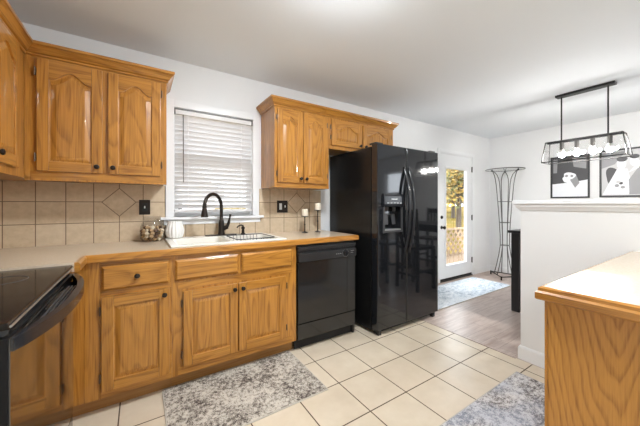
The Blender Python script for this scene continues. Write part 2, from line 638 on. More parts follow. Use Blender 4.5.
# ------------------------------------------------------------------ room shell
def wall_with_holes(axis, a0, a1, z0, z1, c0, c1, holes):
    """axis 'x': wall runs along x between y=c0..c1; holes (a0,a1,z0,z1)"""
    b = B()
    cuts = sorted({a0, a1, *[h[0] for h in holes], *[h[1] for h in holes]})
    for p, q in zip(cuts[:-1], cuts[1:]):
        mid = (p + q) / 2
        zz = [z0]
        for h in sorted([h for h in holes if h[0] < mid < h[1]], key=lambda h: h[2]):
            zz += [h[2], h[3]]
        zz.append(z1)
        for k in range(0, len(zz), 2):
            if zz[k + 1] - zz[k] > 1e-4:
                if axis == 'x':
                    b.box(p, q, c0, c1, zz[k], zz[k + 1])
                else:
                    b.box(c0, c1, p, q, zz[k], zz[k + 1])
    return b

struct('floor', B().box(XL - 0.1, 2.515, YF - 0.1, YB + 0.1, -0.06, 0.0), 'tile', 'cream square floor tiles with dark grout in the kitchen', 0)
struct('floor_dining', B().box(2.515, XR + 0.1, YF - 0.1, YB + 0.1, -0.06, 0.0), 'planks', 'grey brown wood plank floor of the dining area', 0)
struct('ceiling', B().box(XL - 0.1, XR + 0.1, YF - 0.1, YB + 0.1, ZC, ZC + 0.1), 'ceiling', 'plain white ceiling', 0)
WIN = (0.243, 0.925, 1.115, 2.04)
DOOR = (3.93, 4.86, 0.0, 2.04)
WIN2 = (-1.55, -0.95, 0.95, 2.05)
struct('wall_back', wall_with_holes('x', XL - 0.1, XR + 0.1, 0, ZC, YB, YB + 0.12, [WIN, DOOR]), 'wall', 'white wall behind the sink and refrigerator', 0)
struct('wall_left', B().box(XL - 0.1, XL, YF, YB, 0, ZC), 'wall', 'white wall behind the range', 0)
struct('wall_right', wall_with_holes('y', YF, YB, 0, ZC, XR, XR + 0.12, [WIN2]), 'wall', 'white far wall of the dining area', 0)
struct('wall_front', B().box(XL, XR, YF - 0.1, YF, 0, ZC), 'wall', 'white wall behind the camera', 0)
HWY = 1.0
struct('wall_half', B().box(XHW, XHW + 0.16, YF, HWY, 0, 1.175), 'halfwall', 'pale grey half wall between kitchen and dining area', 0)
b = B()
b.box(XHW - 0.045, XHW + 0.205, YF, HWY + 0.045, 1.223, 1.252, 0.006)
prof = [(0, 1.175), (0.008, 1.175), (0.012, 1.188), (0.024, 1.198), (0.03, 1.21), (0.03, 1.223), (0, 1.223)]
b.sweep(prof, [(XHW, YF), (XHW, HWY), (XHW + 0.16, HWY), (XHW + 0.16, YF)], side=-1)
struct('trim_1', b, 'trim', 'moulded white ledge capping the half wall')
BBP = [(0, 0), (0.014, 0), (0.014, 0.085), (0.009, 0.098), (0.006, 0.105), (0, 0.105)]
struct('baseboard_half', B().sweep(BBP, [(XHW, 0.42), (XHW, HWY), (XHW + 0.16, HWY), (XHW + 0.16, YF)], side=-1), 'trim', 'white baseboard along the half wall')
struct('baseboard_right', B().sweep(BBP, [(XR, YF), (XR, YB)], side=-1), 'trim', 'white baseboard on the far dining wall')
struct('baseboard_back', B().sweep(BBP, [(2.78, YB), (3.86, YB)], side=1).sweep(BBP, [(4.93, YB), (XR, YB)], side=1), 'trim', 'white baseboard beside the glass door')
struct('trim_2', B().box(2.500, 2.530, HWY + 0.02, YB, 0.0, 0.004, 0.0015), 'planks', 'thin strip where floor tile meets wood')

# backsplash: thin tile layer on the walls, around the window
YS = YB - 0.008
struct('wall_backsplash', B().box(XL + 0.008, WIN[0] - 0.065, YS, YB, ZTOP, 1.376), 'backsplash', 'beige tile backsplash left of the window', 0)
struct('wall_backsplash_sill', B().box(WIN[0] - 0.065, WIN[1] + 0.065, YS, YB, ZTOP, 1.055), 'backsplash', 'beige tile backsplash under the window', 0)
struct('wall_backsplash_right', B().box(WIN[1] + 0.065, 1.715, YS, YB, ZTOP, 1.376), 'backsplash', 'beige tile backsplash right of the window', 0)
struct('wall_backsplash_left', B().box(XL, XL + 0.008, 0.6, YB, ZTOP, 1.376), 'backsplash', 'beige tile backsplash behind the range', 0)

# ------------------------------------------------------------------ kitchen window and blind
w = struct_empty('window_1', (0.6, YB, 1.06), 'white framed window over the sink')
b = B()
cw = 0.062
b.box(WIN[0] - cw, WIN[0], YB - 0.018, YB, WIN[2], WIN[3] + cw, 0.003)
b.box(WIN[1], WIN[1] + cw, YB - 0.018, YB, WIN[2], WIN[3] + cw, 0.003)
b.box(WIN[0], WIN[1], YB - 0.018, YB, WIN[3], WIN[3] + cw, 0.003)
build('casing', b, 'trim', w)
b = B()
b.box(WIN[0] - 0.10, WIN[1] + 0.10, YB - 0.05, YB + 0.09, WIN[2] - 0.022, WIN[2], 0.004)
b.box(WIN[0] - 0.075, WIN[1] + 0.075, YB - 0.018, YB - 0.0005, WIN[2] - 0.065, WIN[2] - 0.022, 0.003)
build('window_sill', b, 'trim', w)
b = B()
for (x0, x1, z0, z1, yo) in ((WIN[0], WIN[1], 1.595, WIN[3], 0.085), (WIN[0], WIN[1], WIN[2], 1.635, 0.055)):
    s = 0.04
    b.box(x0, x0 + s, YB + yo, YB + yo + 0.03, z0, z1, 0.002)
    b.box(x1 - s, x1, YB + yo, YB + yo + 0.03, z0, z1, 0.002)
    b.box(x0 + s, x1 - s, YB + yo, YB + yo + 0.03, z0, z0 + s, 0.002)
    b.box(x0 + s, x1 - s, YB + yo, YB + yo + 0.03, z1 - s, z1, 0.002)
build('sash', b, 'trim', w)
b = B()
b.box(WIN[0] + 0.035, WIN[1] - 0.035, YB + 0.098, YB + 0.102, 1.63, WIN[3] - 0.035)
b.box(WIN[0] + 0.035, WIN[1] - 0.035, YB + 0.068, YB + 0.072, WIN[2] + 0.035, 1.60)
build('pane', b, 'glass', w, smooth=0)

bl = thing('window_blind', 'white wooden slat blind lowered over the sink window', 'blind', (0.6, YB + 0.02, 2.04))
b = B().box(WIN[0] + 0.004, WIN[1] - 0.004, YB - 0.004, YB + 0.046, 1.99, 2.036, 0.004)
build('head_rail', b, 'slat', bl)
build('head_rail_trim', B().box(WIN[0] + 0.001, WIN[1] - 0.001, YB - 0.007, YB - 0.001, 2.026, 2.039, 0.002), 'greymetal', bl)
build('bracket', B().box(WIN[0] + 0.0005, WIN[0] + 0.012, YB - 0.010, YB + 0.0, 1.985, 2.034, 0.002), 'greymetal', bl)
build('bracket', B().box(WIN[1] - 0.012, WIN[1] - 0.0005, YB - 0.010, YB + 0.0, 1.985, 2.034, 0.002), 'greymetal', bl)
NS = 20
za, zb = 1.962, 1.205
tl = math.radians(46)
slat0 = None
for i in range(NS):
    zc = za + (zb - za) * i / (NS - 1)
    if slat0 is None:
        hw, ht = 0.0235, 0.0015
        cy = YB + 0.021
        ca, sa = math.cos(tl), math.sin(tl)
        poly = []
        for (p, q) in ((-hw, -ht), (-hw, ht), (0, ht + 0.002), (hw, ht), (hw, -ht), (0, -ht + 0.002)):
            poly.append((cy + p * ca + q * sa, zc - p * sa + q * ca))
        slat0 = build('slat', B().prism(poly, 'x', WIN[0] + 0.006, WIN[1] - 0.006), 'slat', bl)
        z00 = zc
    else:
        s = slat0.copy()
        COL.objects.link(s)
        s.parent = bl
        s.location = (0, 0, zc - z00)
build('bottom_rail', B().box(WIN[0] + 0.006, WIN[1] - 0.006, YB + 0.0, YB + 0.042, 1.155, 1.178, 0.004), 'slat', bl)
for xx in (WIN[0] + 0.11, WIN[1] - 0.11):
    build('ladder_cord', B().box(xx - 0.0015, xx + 0.0015, YB - 0.0035, YB - 0.002, 1.178, 1.99).box(xx - 0.0015, xx + 0.0015, YB + 0.044, YB + 0.0455, 1.178, 1.99), 'slat', bl)
b = B().rod((WIN[0] + 0.07, YB - 0.012, 1.985), (WIN[0] + 0.072, YB - 0.014, 1.41), 0.0035)
b.rod((WIN[0] + 0.07, YB - 0.012, 1.985), (WIN[0] + 0.07, YB + 0.0, 1.99), 0.003)
build('tilt_wand', b, 'greymetal', bl)

# ------------------------------------------------------------------ glazed exterior door
d = struct_empty('door_1', (4.395, YB, 0), 'white glazed door beside the refrigerator')
b = B()
b.box(DOOR[0] - 0.055, DOOR[0] + 0.0, YB - 0.012, YB, 0, DOOR[3] + 0.055, 0.003)
b.box(DOOR[1], DOOR[1] + 0.055, YB - 0.012, YB, 0, DOOR[3] + 0.055, 0.003)
b.box(DOOR[0], DOOR[1], YB - 0.012, YB, DOOR[3], DOOR[3] + 0.055, 0.003)
build('casing', b, 'trim', d)
b = B()
b.box(DOOR[0], DOOR[0] + 0.012, YB, YB + 0.12, 0, DOOR[3])
b.box(DOOR[1] - 0.012, DOOR[1], YB, YB + 0.12, 0, DOOR[3])
b.box(DOOR[0] + 0.012, DOOR[1] - 0.012, YB, YB + 0.12, DOOR[3] - 0.012, DOOR[3])
build('jamb', b, 'trim', d)
GX0, GX1, GZ0, GZ1 = 4.10, 4.69, 0.25, 1.80
lx0, lx1, lz0, lz1 = DOOR[0] + 0.015, DOOR[1] - 0.015, 0.045, DOOR[3] - 0.015
y0, y1 = YB + 0.004, YB + 0.048
b = B()
b.box(lx0, GX0, y0, y1, lz0, lz1)
b.box(GX1, lx1, y0, y1, lz0, lz1)
b.box(GX0, GX1, y0, y1, lz0, GZ0)
b.box(GX0, GX1, y0, y1, GZ1, lz1)
m_ = 0.028
for (p0, p1, q0, q1) in ((GX0 - m_, GX0, GZ0 - m_, GZ1 + m_), (GX1, GX1 + m_, GZ0 - m_, GZ1 + m_), (GX0, GX1, GZ0 - m_, GZ0), (GX0, GX1, GZ1, GZ1 + m_)):
    b.box(p0, p1, y0 - 0.01, y0, q0, q1, 0.004)
leaf = build('door_leaf', b, 'trim', d)
build('pane', B().box(GX0, GX1, y1 - 0.012, y1 - 0.006, GZ0, GZ1), 'glass', leaf, smooth=0)
b = B().lathe([(0.028, 0), (0.028, 0.006), (0.011, 0.010), (0.011, 0.035), (0.024, 0.042), (0.028, 0.055), (0.022, 0.066), (0.008, 0.069)], (3.985, y0, 0.86), (0, -1, 0), 20)
build('door_knob', b, 'bronze', leaf)
build('deadbolt', B().lathe([(0.026, 0), (0.026, 0.008), (0.012, 0.012)], (3.985, y0, 1.02), (0, -1, 0), 20).box(3.978, 3.992, y0 - 0.024, y0 - 0.008, 1.003, 1.037, 0.002), 'bronze', leaf)
for hz in (0.22, 0.95, 1.78):
    build('hinge', B().box(4.838, 4.853, YB - 0.010, YB + 0.006, hz, hz + 0.09, 0.002).rod((4.846, YB - 0.012, hz - 0.004), (4.846, YB - 0.012, hz + 0.094), 0.006), 'greymetal', leaf)
build('door_sweep', B().box(lx0, lx1, y0 - 0.004, y1, 0.018, 0.045, 0.002), 'rubber', leaf)
build('threshold', B().box(DOOR[0], DOOR[1], YB - 0.01, YB + 0.13, 0.0, 0.018, 0.004), 'blackmetal', d)

# window of the dining area behind the half wall, out of the picture but mirrored in the refrigerator
w = struct_empty('window_2', (XR, -1.25, 0.95), 'white framed dining window on the far wall')
b = B()
b.box(XR - 0.018, XR, WIN2[0] - 0.07, WIN2[0], WIN2[2] - 0.07, WIN2[3] + 0.07, 0.003)
b.box(XR - 0.018, XR, WIN2[1], WIN2[1] + 0.07, WIN2[2] - 0.07, WIN2[3] + 0.07, 0.003)
b.box(XR - 0.018, XR, WIN2[0], WIN2[1], WIN2[3], WIN2[3] + 0.07, 0.003)
b.box(XR - 0.018, XR, WIN2[0], WIN2[1], WIN2[2] - 0.07, WIN2[2], 0.003)
build('casing', b, 'trim', w)
b = B()
for (q0, q1) in ((WIN2[2], 1.5), (1.5, WIN2[3])):
    b.box(XR + 0.05, XR + 0.08, WIN2[0], WIN2[0] + 0.04, q0, q1)
    b.box(XR + 0.05, XR + 0.08, WIN2[1] - 0.04, WIN2[1], q0, q1)
    b.box(XR + 0.05, XR + 0.08, WIN2[0] + 0.04, WIN2[1] - 0.04, q0, q0 + 0.035)
    b.box(XR + 0.05, XR + 0.08, WIN2[0] + 0.04, WIN2[1] - 0.04, q1 - 0.035, q1)
build('sash', b, 'trim', w)
build('pane', B().box(XR + 0.063, XR + 0.067, WIN2[0] + 0.035, WIN2[1] - 0.035, WIN2[2] + 0.03, WIN2[3] - 0.03), 'glass', w, smooth=0)

# ------------------------------------------------------------------ cabinet doors
def offset_poly(pts, dd):
    n = len(pts)
    out = []
    for i in range(n):
        a, p, c = Vector(pts[i - 1]), Vector(pts[i]), Vector(pts[(i + 1) % n])
        d1, d2 = (p - a), (c - p)
        if d1.length < 1e-9 or d2.length < 1e-9:
            out.append(tuple(p)); continue
        n1 = Vector((-d1.y, d1.x)).normalized()
        n2 = Vector((-d2.y, d2.x)).normalized()
        m = n1 + n2
        m = m / max(m.length_squared, 0.5) * 2
        q = p + m * dd
        out.append((q.x, q.y))
    return out

def panel_door(parent, fmap, u0, u1, z0, z1, arch=0.0, sw=0.055, rail=0.06, knob=None, hinge=None, name='door'):
    """raised-panel door in face coordinates (u, outward, z); arch > 0 gives the cathedral head"""
    T = 0.02
    b = B(fmap)
    b.box(u0, u0 + sw, 0.0005, T, z0, z1, 0.004)
    b.box(u1 - sw, u1, 0.0005, T, z0, z1, 0.004)
    b.box(u0 + sw, u1 - sw, 0.0005, T, z0, z0 + rail, 0.0025, 1)
    a0, a1 = u0 + sw, u1 - sw
    ztop = z1 - rail
    def head(t):
        s = abs(t) / 0.86
        return ztop - arch + (arch * (0.5 * (1 + math.cos(PI * s))) ** 0.85 if s < 1 else 0)
    NN = 25 if arch else 2
    curve = [(a0 + (a1 - a0) * k / (NN - 1), head(-1 + 2 * k / (NN - 1))) for k in range(NN)]
    b.prism([(a1, z1 - 0.001), (a0, z1 - 0.001)] + curve, 'y', 0.0005, T - 0.0006, 0, 1)
    opening = [(a0, z0 + rail), (a1, z0 + rail)] + list(reversed(curve))
    r0 = [(p[0], 0.011, p[1]) for p in offset_poly(opening, -0.002)]
    r0b = [(p[0], 0.009, p[1]) for p in offset_poly(opening, 0.006)]
    r1 = [(p[0], 0.010, p[1]) for p in offset_poly(opening, 0.009)]
    r2 = [(p[0], 0.0185, p[1]) for p in offset_poly(opening, 0.032)]
    r3 = [(p[0], 0.0185, p[1]) for p in offset_poly(opening, 0.034)]
    b.loops([r0, r0b, r1, r2, r3], True, 0)
    o = build(name, b, ['oak_v', 'oak_h' if fmap is not LEFTMAP else 'oak_y'], parent, smooth=25)
    if knob:
        add_knob(o, fmap, knob, T)
    if hinge:
        for hz in (z0 + 0.06, z1 - 0.10):
            hb = B(fmap).box(hinge - 0.004, hinge + 0.004, 0.0, 0.016, hz, hz + 0.042, 0.0015)
            hb.lathe([(0.004, 0), (0.004, 0.05)], (hinge, 0.016, hz - 0.004), (0, 0, 1), 8)
            build('hinge', hb, 'hinge', o)
    return o

def add_knob(o, fmap, k, T):
    kb = B(fmap).lathe([(0.009, 0), (0.006, 0.004), (0.006, 0.012), (0.013, 0.016), (0.0155, 0.022), (0.013, 0.028), (0.005, 0.031)], (k[0], T, k[1]), (0, 1, 0), 16)
    build('knob', kb, 'bronze', o)

def drawer_front(parent, fmap, u0, u1, z0, z1, knob=None, name='drawer'):
    b = B(fmap)
    r = lambda i, w: [(u0 + i, w, z0 + i), (u1 - i, w, z0 + i), (u1 - i, w, z1 - i), (u0 + i, w, z1 - i)]
    b.loops([r(0, 0.0005), r(0, 0.010), r(0.006, 0.014), r(0.010, 0.0185), r(0.013, 0.02)], True)
    o = build(name, b, 'oak_h', parent, smooth=25)
    if knob:
        add_knob(o, fmap, knob, 0.02)
    return o

def BACKMAP_AT(yf):
    return lambda p: (p[0], yf - p[1], p[2])
BACKUP, BACKBASE = BACKMAP_AT(YUP), BACKMAP_AT(YBASE)
LEFTMAP = lambda p: (XUP + p[1], p[0], p[2])

CROWN = [(0, 2.106), (0.007, 2.106), (0.010, 2.110), (0.010, 2.119), (0.006, 2.1205), (0.013, 2.123), (0.018, 2.126), (0.023, 2.133), (0.032, 2.146), (0.040, 2.154), (0.044, 2.157), (0.040, 2.159), (0.048, 2.162), (0.050, 2.168), (0.048, 2.180), (0, 2.180)]
ZU0, ZU1 = 1.377, 2.15

def face_frame(b, u0, u1, z0, z1, bars_u, bars_z, w=0.02, st=None):
    pass

# upper unit left of the window (two doors)
c = thing('upper_cabinet', 'oak wall cabinet with two arched doors left of the window', 'cabinet', (-0.2, YUP, ZU0))
build('body', B().box(XUP, 0.165, YUP + 0.0, YB - 0.001, ZU0, ZU1, 0.002).box(XUP, 0.165, YUP - 0.0, YUP + 0.02, ZU0 - 0.012, ZU0 + 0.01, 0.002), 'oak_v', c)
build('crown_molding', B().sweep(CROWN, [(XUP, 1.2), (XUP, YUP), (0.165, YUP), (0.165, YB - 0.002)], [1, 2]), 'oak_h', c, smooth=22)
panel_door(c, BACKUP, -0.515, -0.205, 1.422, 2.092, 0.055, knob=(-0.232, 1.462), hinge=-0.522)
panel_door(c, BACKUP, -0.175, 0.127, 1.422, 2.092, 0.055, knob=(-0.148, 1.462), hinge=0.134)

for nm, q0, q1 in (('bottom_rail', ZU0 + 0.0, 1.419), ('top_rail', 2.094, 2.106)):
    build(nm, B().box(XUP + 0.03, 0.140, YUP - 0.0012, YUP - 0.0001, q0, q1), 'oak_h', c, smooth=0)

# upper unit on the left wall
c = thing('upper_cabinet', 'oak wall cabinet in the left corner at the picture edge', 'cabinet', (XUP, 1.9, ZU0))
build('body', B().box(XL + 0.001, XUP - 0.001, 1.46, YB - 0.001, ZU0, ZU1, 0.002), 'oak_v', c)
build('crown_molding', B().sweep(CROWN, [(XUP - 0.001, 1.46), (XUP, YUP), (0.165, YUP)], [0]), 'oak_y', c, smooth=22)
panel_door(c, LEFTMAP, 1.84, 2.175, 1.422, 2.092, 0.055, knob=(1.868, 1.462))
panel_door(c, LEFTMAP, 1.49, 1.825, 1.422, 2.092, 0.055, knob=(1.797, 1.462))

# upper unit right of the window
XU2, XU3, XU4 = 1.012, 1.603, 2.53
c = thing('upper_cabinet', 'tall oak wall cabinet between the window and the refrigerator', 'cabinet', (1.3, YUP, ZU0))
build('body', B().box(XU2, XU3, YUP, YB - 0.001, ZU0, ZU1, 0.002), 'oak_v', c)
CP = [(XU2, YB - 0.002), (XU2, YUP), (XU3, YUP), (XU4, YUP), (XU4, YB - 0.002)]
build('crown_molding', B().sweep(CROWN, CP, [0, 1]), 'oak_h', c, smooth=22)
panel_door(c, BACKUP, 1.038, 1.290, 1.422, 2.088, 0.05, sw=0.05, knob=(1.268, 1.462), hinge=1.031)
panel_door(c, BACKUP, 1.304, 1.568, 1.422, 2.088, 0.05, sw=0.05, knob=(1.328, 1.462), hinge=1.575)

build('bottom_rail', B().box(XU2 + 0.022, XU3 - 0.025, YUP - 0.0012, YUP - 0.0001, ZU0, 1.419), 'oak_h', c, smooth=0)

# short unit over the refrigerator
c = thing('upper_cabinet', 'short oak cabinet above the refrigerator', 'cabinet', (2.06, YUP, 1.785))
build('body', B().box(XU3 + 0.001, XU4, YUP, YB - 0.001, 1.785, ZU1, 0.002), 'oak_v', c)
build('crown_molding', B().sweep(CROWN, CP, [2, 3]), 'oak_h', c, smooth=22)
panel_door(c, BACKUP, 1.628, 2.027, 1.822, 2.086, 0.05, sw=0.055, rail=0.05, knob=(2.0, 1.85), hinge=1.621)
panel_door(c, BACKUP, 2.048, 2.474, 1.822, 2.086, 0.05, sw=0.055, rail=0.05, knob=(2.076, 1.85), hinge=2.481)

# ------------------------------------------------------------------ base cabinets
XB0, XB1, XB2 = -0.262, 0.176, 1.082
c = thing('base_cabinet', 'oak base cabinet with one drawer beside the range', 'cabinet', (-0.04, YBASE, 0))
b = B()
b.box(XL + 0.002, XB1, YBASE, YB - 0.002, 0.1, 0.889)
b.box(XL + 0.002, XB0 - 0.09, 1.808, YBASE, 0.1, 0.889)
build('body', b, 'oak_v', c)
b = B()
b.box(XB0, -0.195, YBASE - 0.003, YBASE - 0.0001, 0.1, 0.889, 0.001)
build('filler_stile', b, 'oak_v', c)
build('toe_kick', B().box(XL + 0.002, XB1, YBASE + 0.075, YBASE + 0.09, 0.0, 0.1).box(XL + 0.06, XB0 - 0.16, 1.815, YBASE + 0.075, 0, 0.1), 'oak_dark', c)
for nm, q0, q1 in (('bottom_rail', 0.1, 0.137), ('middle_rail', 0.690, 0.719), ('top_rail', 0.865, 0.889)):
    build(nm, B().box(-0.190, 0.172, YBASE - 0.0012, YBASE - 0.0001, q0, q1), 'oak_h', c, smooth=0)
drawer_front(c, BACKBASE, -0.185, 0.160, 0.722, 0.862, knob=(-0.012, 0.792))
panel_door(c, BACKBASE, -0.185, 0.160, 0.14, 0.687, 0.0, sw=0.058, rail=0.058, knob=(0.132, 0.652), hinge=-0.192)

c = thing('base_cabinet', 'oak sink base cabinet with two doors and two false drawers', 'cabinet', (0.63, YBASE, 0))
b = B()
b.box(XB1 + 0.001, XB2, YBASE, YBASE + 0.02, 0.1, 0.889)
b.box(XB1 + 0.001, XB1 + 0.02, YBASE + 0.02, YB - 0.002, 0.1, 0.889)
b.box(XB2 - 0.02, XB2, YBASE + 0.02, YB - 0.002, 0.1, 0.889)
b.box(XB1 + 0.02, XB2 - 0.02, YBASE + 0.02, YB - 0.002, 0.1, 0.118)
build('body', b, 'oak_v', c)
build('front_rail', B().box(XB1 + 0.035, XB2 - 0.035, YBASE - 0.003, YBASE, 0.665, 0.712, 0.001), 'oak_h', c)
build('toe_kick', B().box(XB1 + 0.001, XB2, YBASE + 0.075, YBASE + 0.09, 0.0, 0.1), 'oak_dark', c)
for nm, q0, q1 in (('bottom_rail', 0.1, 0.152), ('top_rail', 0.865, 0.889)):
    build(nm, B().box(XB1 + 0.035, XB2 - 0.04, YBASE - 0.0012, YBASE - 0.0001, q0, q1), 'oak_h', c, smooth=0)
drawer_front(c, BACKBASE, 0.193, 0.603, 0.724, 0.860, name='false_drawer')
drawer_front(c, BACKBASE, 0.626, 1.036, 0.724, 0.862, name='false_drawer')
panel_door(c, BACKBASE, 0.240, 0.598, 0.155, 0.650, 0.0, sw=0.055, rail=0.058, knob=(0.572, 0.612), hinge=0.233)
panel_door(c, BACKBASE, 0.606, 0.985, 0.155, 0.650, 0.0, sw=0.055, rail=0.058, knob=(0.632, 0.612), hinge=0.992)

# ------------------------------------------------------------------ countertop
YC0 = 2.012
XC0, XC1 = XB0 + 0.012, 1.728
SX0, SX1, SY0, SY1 = 0.170, 1.005, 2.055, 2.60
ct = thing('countertop', 'beige laminate kitchen counter with oak front edge', 'countertop', (0.5, 2.3, 0.89))
b = B()
zb_, zt_ = 0.89, ZTOP
hx0, hx1, hy0, hy1 = SX0 + 0.02, SX1 - 0.02, SY0 + 0.02, SY1 - 0.02
b.box(XL + 0.009, hx0, YC0 + 0.02, YS - 0.001, zb_, zt_)
b.box(hx1, XC1 - 0.02, YC0 + 0.02, YS - 0.001, zb_, zt_)
b.box(hx0, hx1, YC0 + 0.02, hy0, zb_, zt_)
b.box(hx0, hx1, hy1, YS - 0.001, zb_, zt_)
b.box(XL + 0.009, XC0 - 0.02, 1.808, YC0 + 0.02, zb_, zt_)
build('worktop', b, 'lam', ct, smooth=0)
EDGE = [(-0.02, zb_), (0.0, zb_), (0.003, zb_ + 0.004), (0.003, zt_ - 0.010), (-0.006, zt_), (-0.02, zt_)]
build('edge_trim', B().sweep(EDGE, [(XC0 - 0.0, 1.808), (XC0, YC0), (XC1, YC0), (XC1, YS - 0.001)]), 'oak_h', ct)

# ------------------------------------------------------------------ sink
sk = thing('kitchen_sink', 'white double bowl sink set into the counter', 'sink', (0.585, 2.33, ZTOP))
def rrect(x0, x1, y0, y1, r, n=6):
    pts = []
    for cx, cy, a in ((x1 - r, y0 + r, -PI / 2), (x1 - r, y1 - r, 0), (x0 + r, y1 - r, PI / 2), (x0 + r, y0 + r, PI)):
        for k in range(n + 1):
            t = a + PI / 2 * k / n
            pts.append((cx + r * math.cos(t), cy + r * math.sin(t)))
    return pts
zr = ZTOP + 0.014
bowls = ((SX0 + 0.045, 0.575, SY0 + 0.045, SY1 - 0.115), (0.605, SX1 - 0.045, SY0 + 0.045, SY1 - 0.115))
b = B()
# rim: outer ring split in strips around the two bowls
b.box(SX0, SX1, SY0, bowls[0][2], ZTOP + 0.0005, zr, 0.005)
b.box(SX0, SX1, bowls[0][3], SY1, ZTOP + 0.0005, zr, 0.005)
b.box(SX0, bowls[0][0], bowls[0][2] - 0.01, bowls[0][3] + 0.01, ZTOP + 0.0005, zr, 0.005)
b.box(bowls[0][1], bowls[1][0], bowls[0][2] - 0.01, bowls[0][3] + 0.01, ZTOP - 0.02, zr, 0.005)
b.box(bowls[1][1], SX1, bowls[0][2] - 0.01, bowls[0][3] + 0.01, ZTOP + 0.0005, zr, 0.005)
build('rim', b, 'porcelain', sk)
for (x0, x1, yy0, yy1) in bowls:
    b = B()
    ring = lambda i, z, r: [(p[0], p[1], z) for p in rrect(x0 + i, x1 - i, yy0 + i, yy1 - i, r)]
    b.loops([ring(-0.004, zr - 0.002, 0.03), ring(0.002, zr - 0.006, 0.03), ring(0.012, ZTOP - 0.05, 0.04), ring(0.02, ZTOP - 0.17, 0.05), ring(0.05, ZTOP - 0.185, 0.05)], True)
    bo = build('bowl', b, 'porcelain', sk)
    build('drain', B().lathe([(0.04, 0), (0.04, 0.003), (0.03, 0.003), (0.028, -0.001)], ((x0 + x1) / 2, (yy0 + yy1) / 2, ZTOP - 0.1845), (0, 0, 1), 20), 'silver', bo)

# wire rack inside the right bowl
rk = thing('sink_rack', 'dark wire rack sitting in the right sink bowl', 'rack', (0.78, 2.3, ZTOP))
x0, x1, yy0, yy1 = 0.635, 0.915, 2.125, 2.455
b = B()
b.tube([(p[0], p[1], zr + 0.004) for p in rrect(x0 - 0.012, x1 + 0.025, yy0, yy1, 0.03, 4)], 0.0035, 8, closed=True)
b.tube([(p[0], p[1], ZTOP - 0.10) for p in rrect(x0 + 0.015, x1 - 0.01, yy0 + 0.03, yy1 - 0.03, 0.03, 4)], 0.003, 8, closed=True)
build('rim_wire', b, 'blackmetal', rk)
b = B()
for k in range(9):
    xx = x0 + 0.02 + (x1 - x0 - 0.04) * k / 8
    b.tube([(xx, yy0, zr + 0.003), (xx, yy0 + 0.03, ZTOP - 0.10), (xx, yy1 - 0.03, ZTOP - 0.10), (xx, yy1, zr + 0.003)], 0.0018, 6)
build('basket_wire', b, 'blackmetal', rk)
build('rack_hook', B().tube([(0.80, yy0, zr + 0.004), (0.80, yy0 - 0.02, zr + 0.006), (0.80, yy0 - 0.045, zr + 0.003)], 0.0025, 6), 'blackmetal', rk)

# ------------------------------------------------------------------ faucet
FX, FY = 0.606, 2.545
fa = thing('kitchen_faucet', 'oil rubbed bronze gooseneck faucet behind the sink', 'faucet', (FX, FY, zr))
pts = [(p[0], p[1]) for p in rrect(FX - 0.135, FX + 0.135, FY - 0.032, FY + 0.032, 0.031, 6)]
build('deck_plate', B().prism(pts, 'z', zr, zr + 0.008), 'bronze', fa)
build('body', B().lathe([(0.032, 0.008), (0.030, 0.016), (0.025, 0.03), (0.024, 0.11), (0.020, 0.125), (0.017, 0.135)], (FX, FY, zr), (0, 0, 1), 24), 'bronze', fa)
dirx, diry = -0.78, -0.62
R = 0.105
arc = [(FX, FY, zr + 0.12), (FX, FY, zr + 0.20), (FX, FY, zr + 0.255)]
for k in range(1, 15):
    a = PI * k / 14
    off = R - R * math.cos(a)
    arc.append((FX + dirx * off, FY + diry * off, zr + 0.255 + R * math.sin(a)))
build('spout', B().tube(arc, 0.0145, 14), 'bronze', fa)
hx, hy = FX + dirx * 2 * R, FY + diry * 2 * R
build('spray_head', B().lathe([(0.016, 0), (0.018, -0.008), (0.016, -0.012), (0.019, -0.03), (0.027, -0.075), (0.029, -0.085), (0.025, -0.09)], (hx, hy, zr + 0.258), (0, 0, 1), 20), 'bronze', fa)
b = B().rod((FX, FY, zr + 0.055), (FX + 0.052, FY - 0.012, zr + 0.075), 0.019, 16)
b.tube([(FX + 0.045, FY - 0.012, zr + 0.073), (FX + 0.06, FY - 0.014, zr + 0.11), (FX + 0.068, FY - 0.016, zr + 0.15), (FX + 0.074, FY - 0.018, zr + 0.185)], [0.015, 0.013, 0.008, 0.010], 12)
build('lever', b, 'bronze', fa)

sp = thing('soap_dispenser', 'small bronze soap dispenser right of the faucet', 'soap dispenser', (0.800, FY, zr))
build('base', B().lathe([(0.022, 0), (0.022, 0.006), (0.014, 0.012), (0.012, 0.045), (0.017, 0.05), (0.017, 0.062), (0.006, 0.07)], (0.800, FY, zr), (0, 0, 1), 18), 'bronze', sp)
build('nozzle', B().tube([(0.800, FY, zr + 0.06), (0.793, FY - 0.012, zr + 0.078), (0.770, FY - 0.03, zr + 0.086), (0.742, FY - 0.045, zr + 0.078), (0.730, FY - 0.05, zr + 0.066)], [0.009, 0.009, 0.007, 0.006, 0.006], 10), 'bronze', sp)

# ------------------------------------------------------------------ things on the counter
JX, JY = 0.083, 2.54
jr = thing('glass_jar', 'round glass jar of small brown pieces on the counter', 'jar', (JX, JY, ZTOP))
outer = [(0.052, 0.0), (0.070, 0.004), (0.081, 0.028), (0.085, 0.070), (0.081, 0.115), (0.069, 0.145), (0.060, 0.160), (0.061, 0.185), (0.066, 0.195)]
inner = [(r - 0.004, max(h, 0.006)) for r, h in reversed(outer)]
build('vessel', B().lathe(outer + inner, (JX, JY, ZTOP + 0.0005), (0, 0, 1), 32), 'jarglass', jr)
hd_ = (0.50, -0.86)
build('jar_handle', B().tube([(JX + r * hd_[0], JY + r * hd_[1], ZTOP + z) for r, z in ((0.061, 0.172), (0.090, 0.165), (0.108, 0.13), (0.102, 0.09), (0.083, 0.07))], 0.0055, 10), 'jarglass', jr)
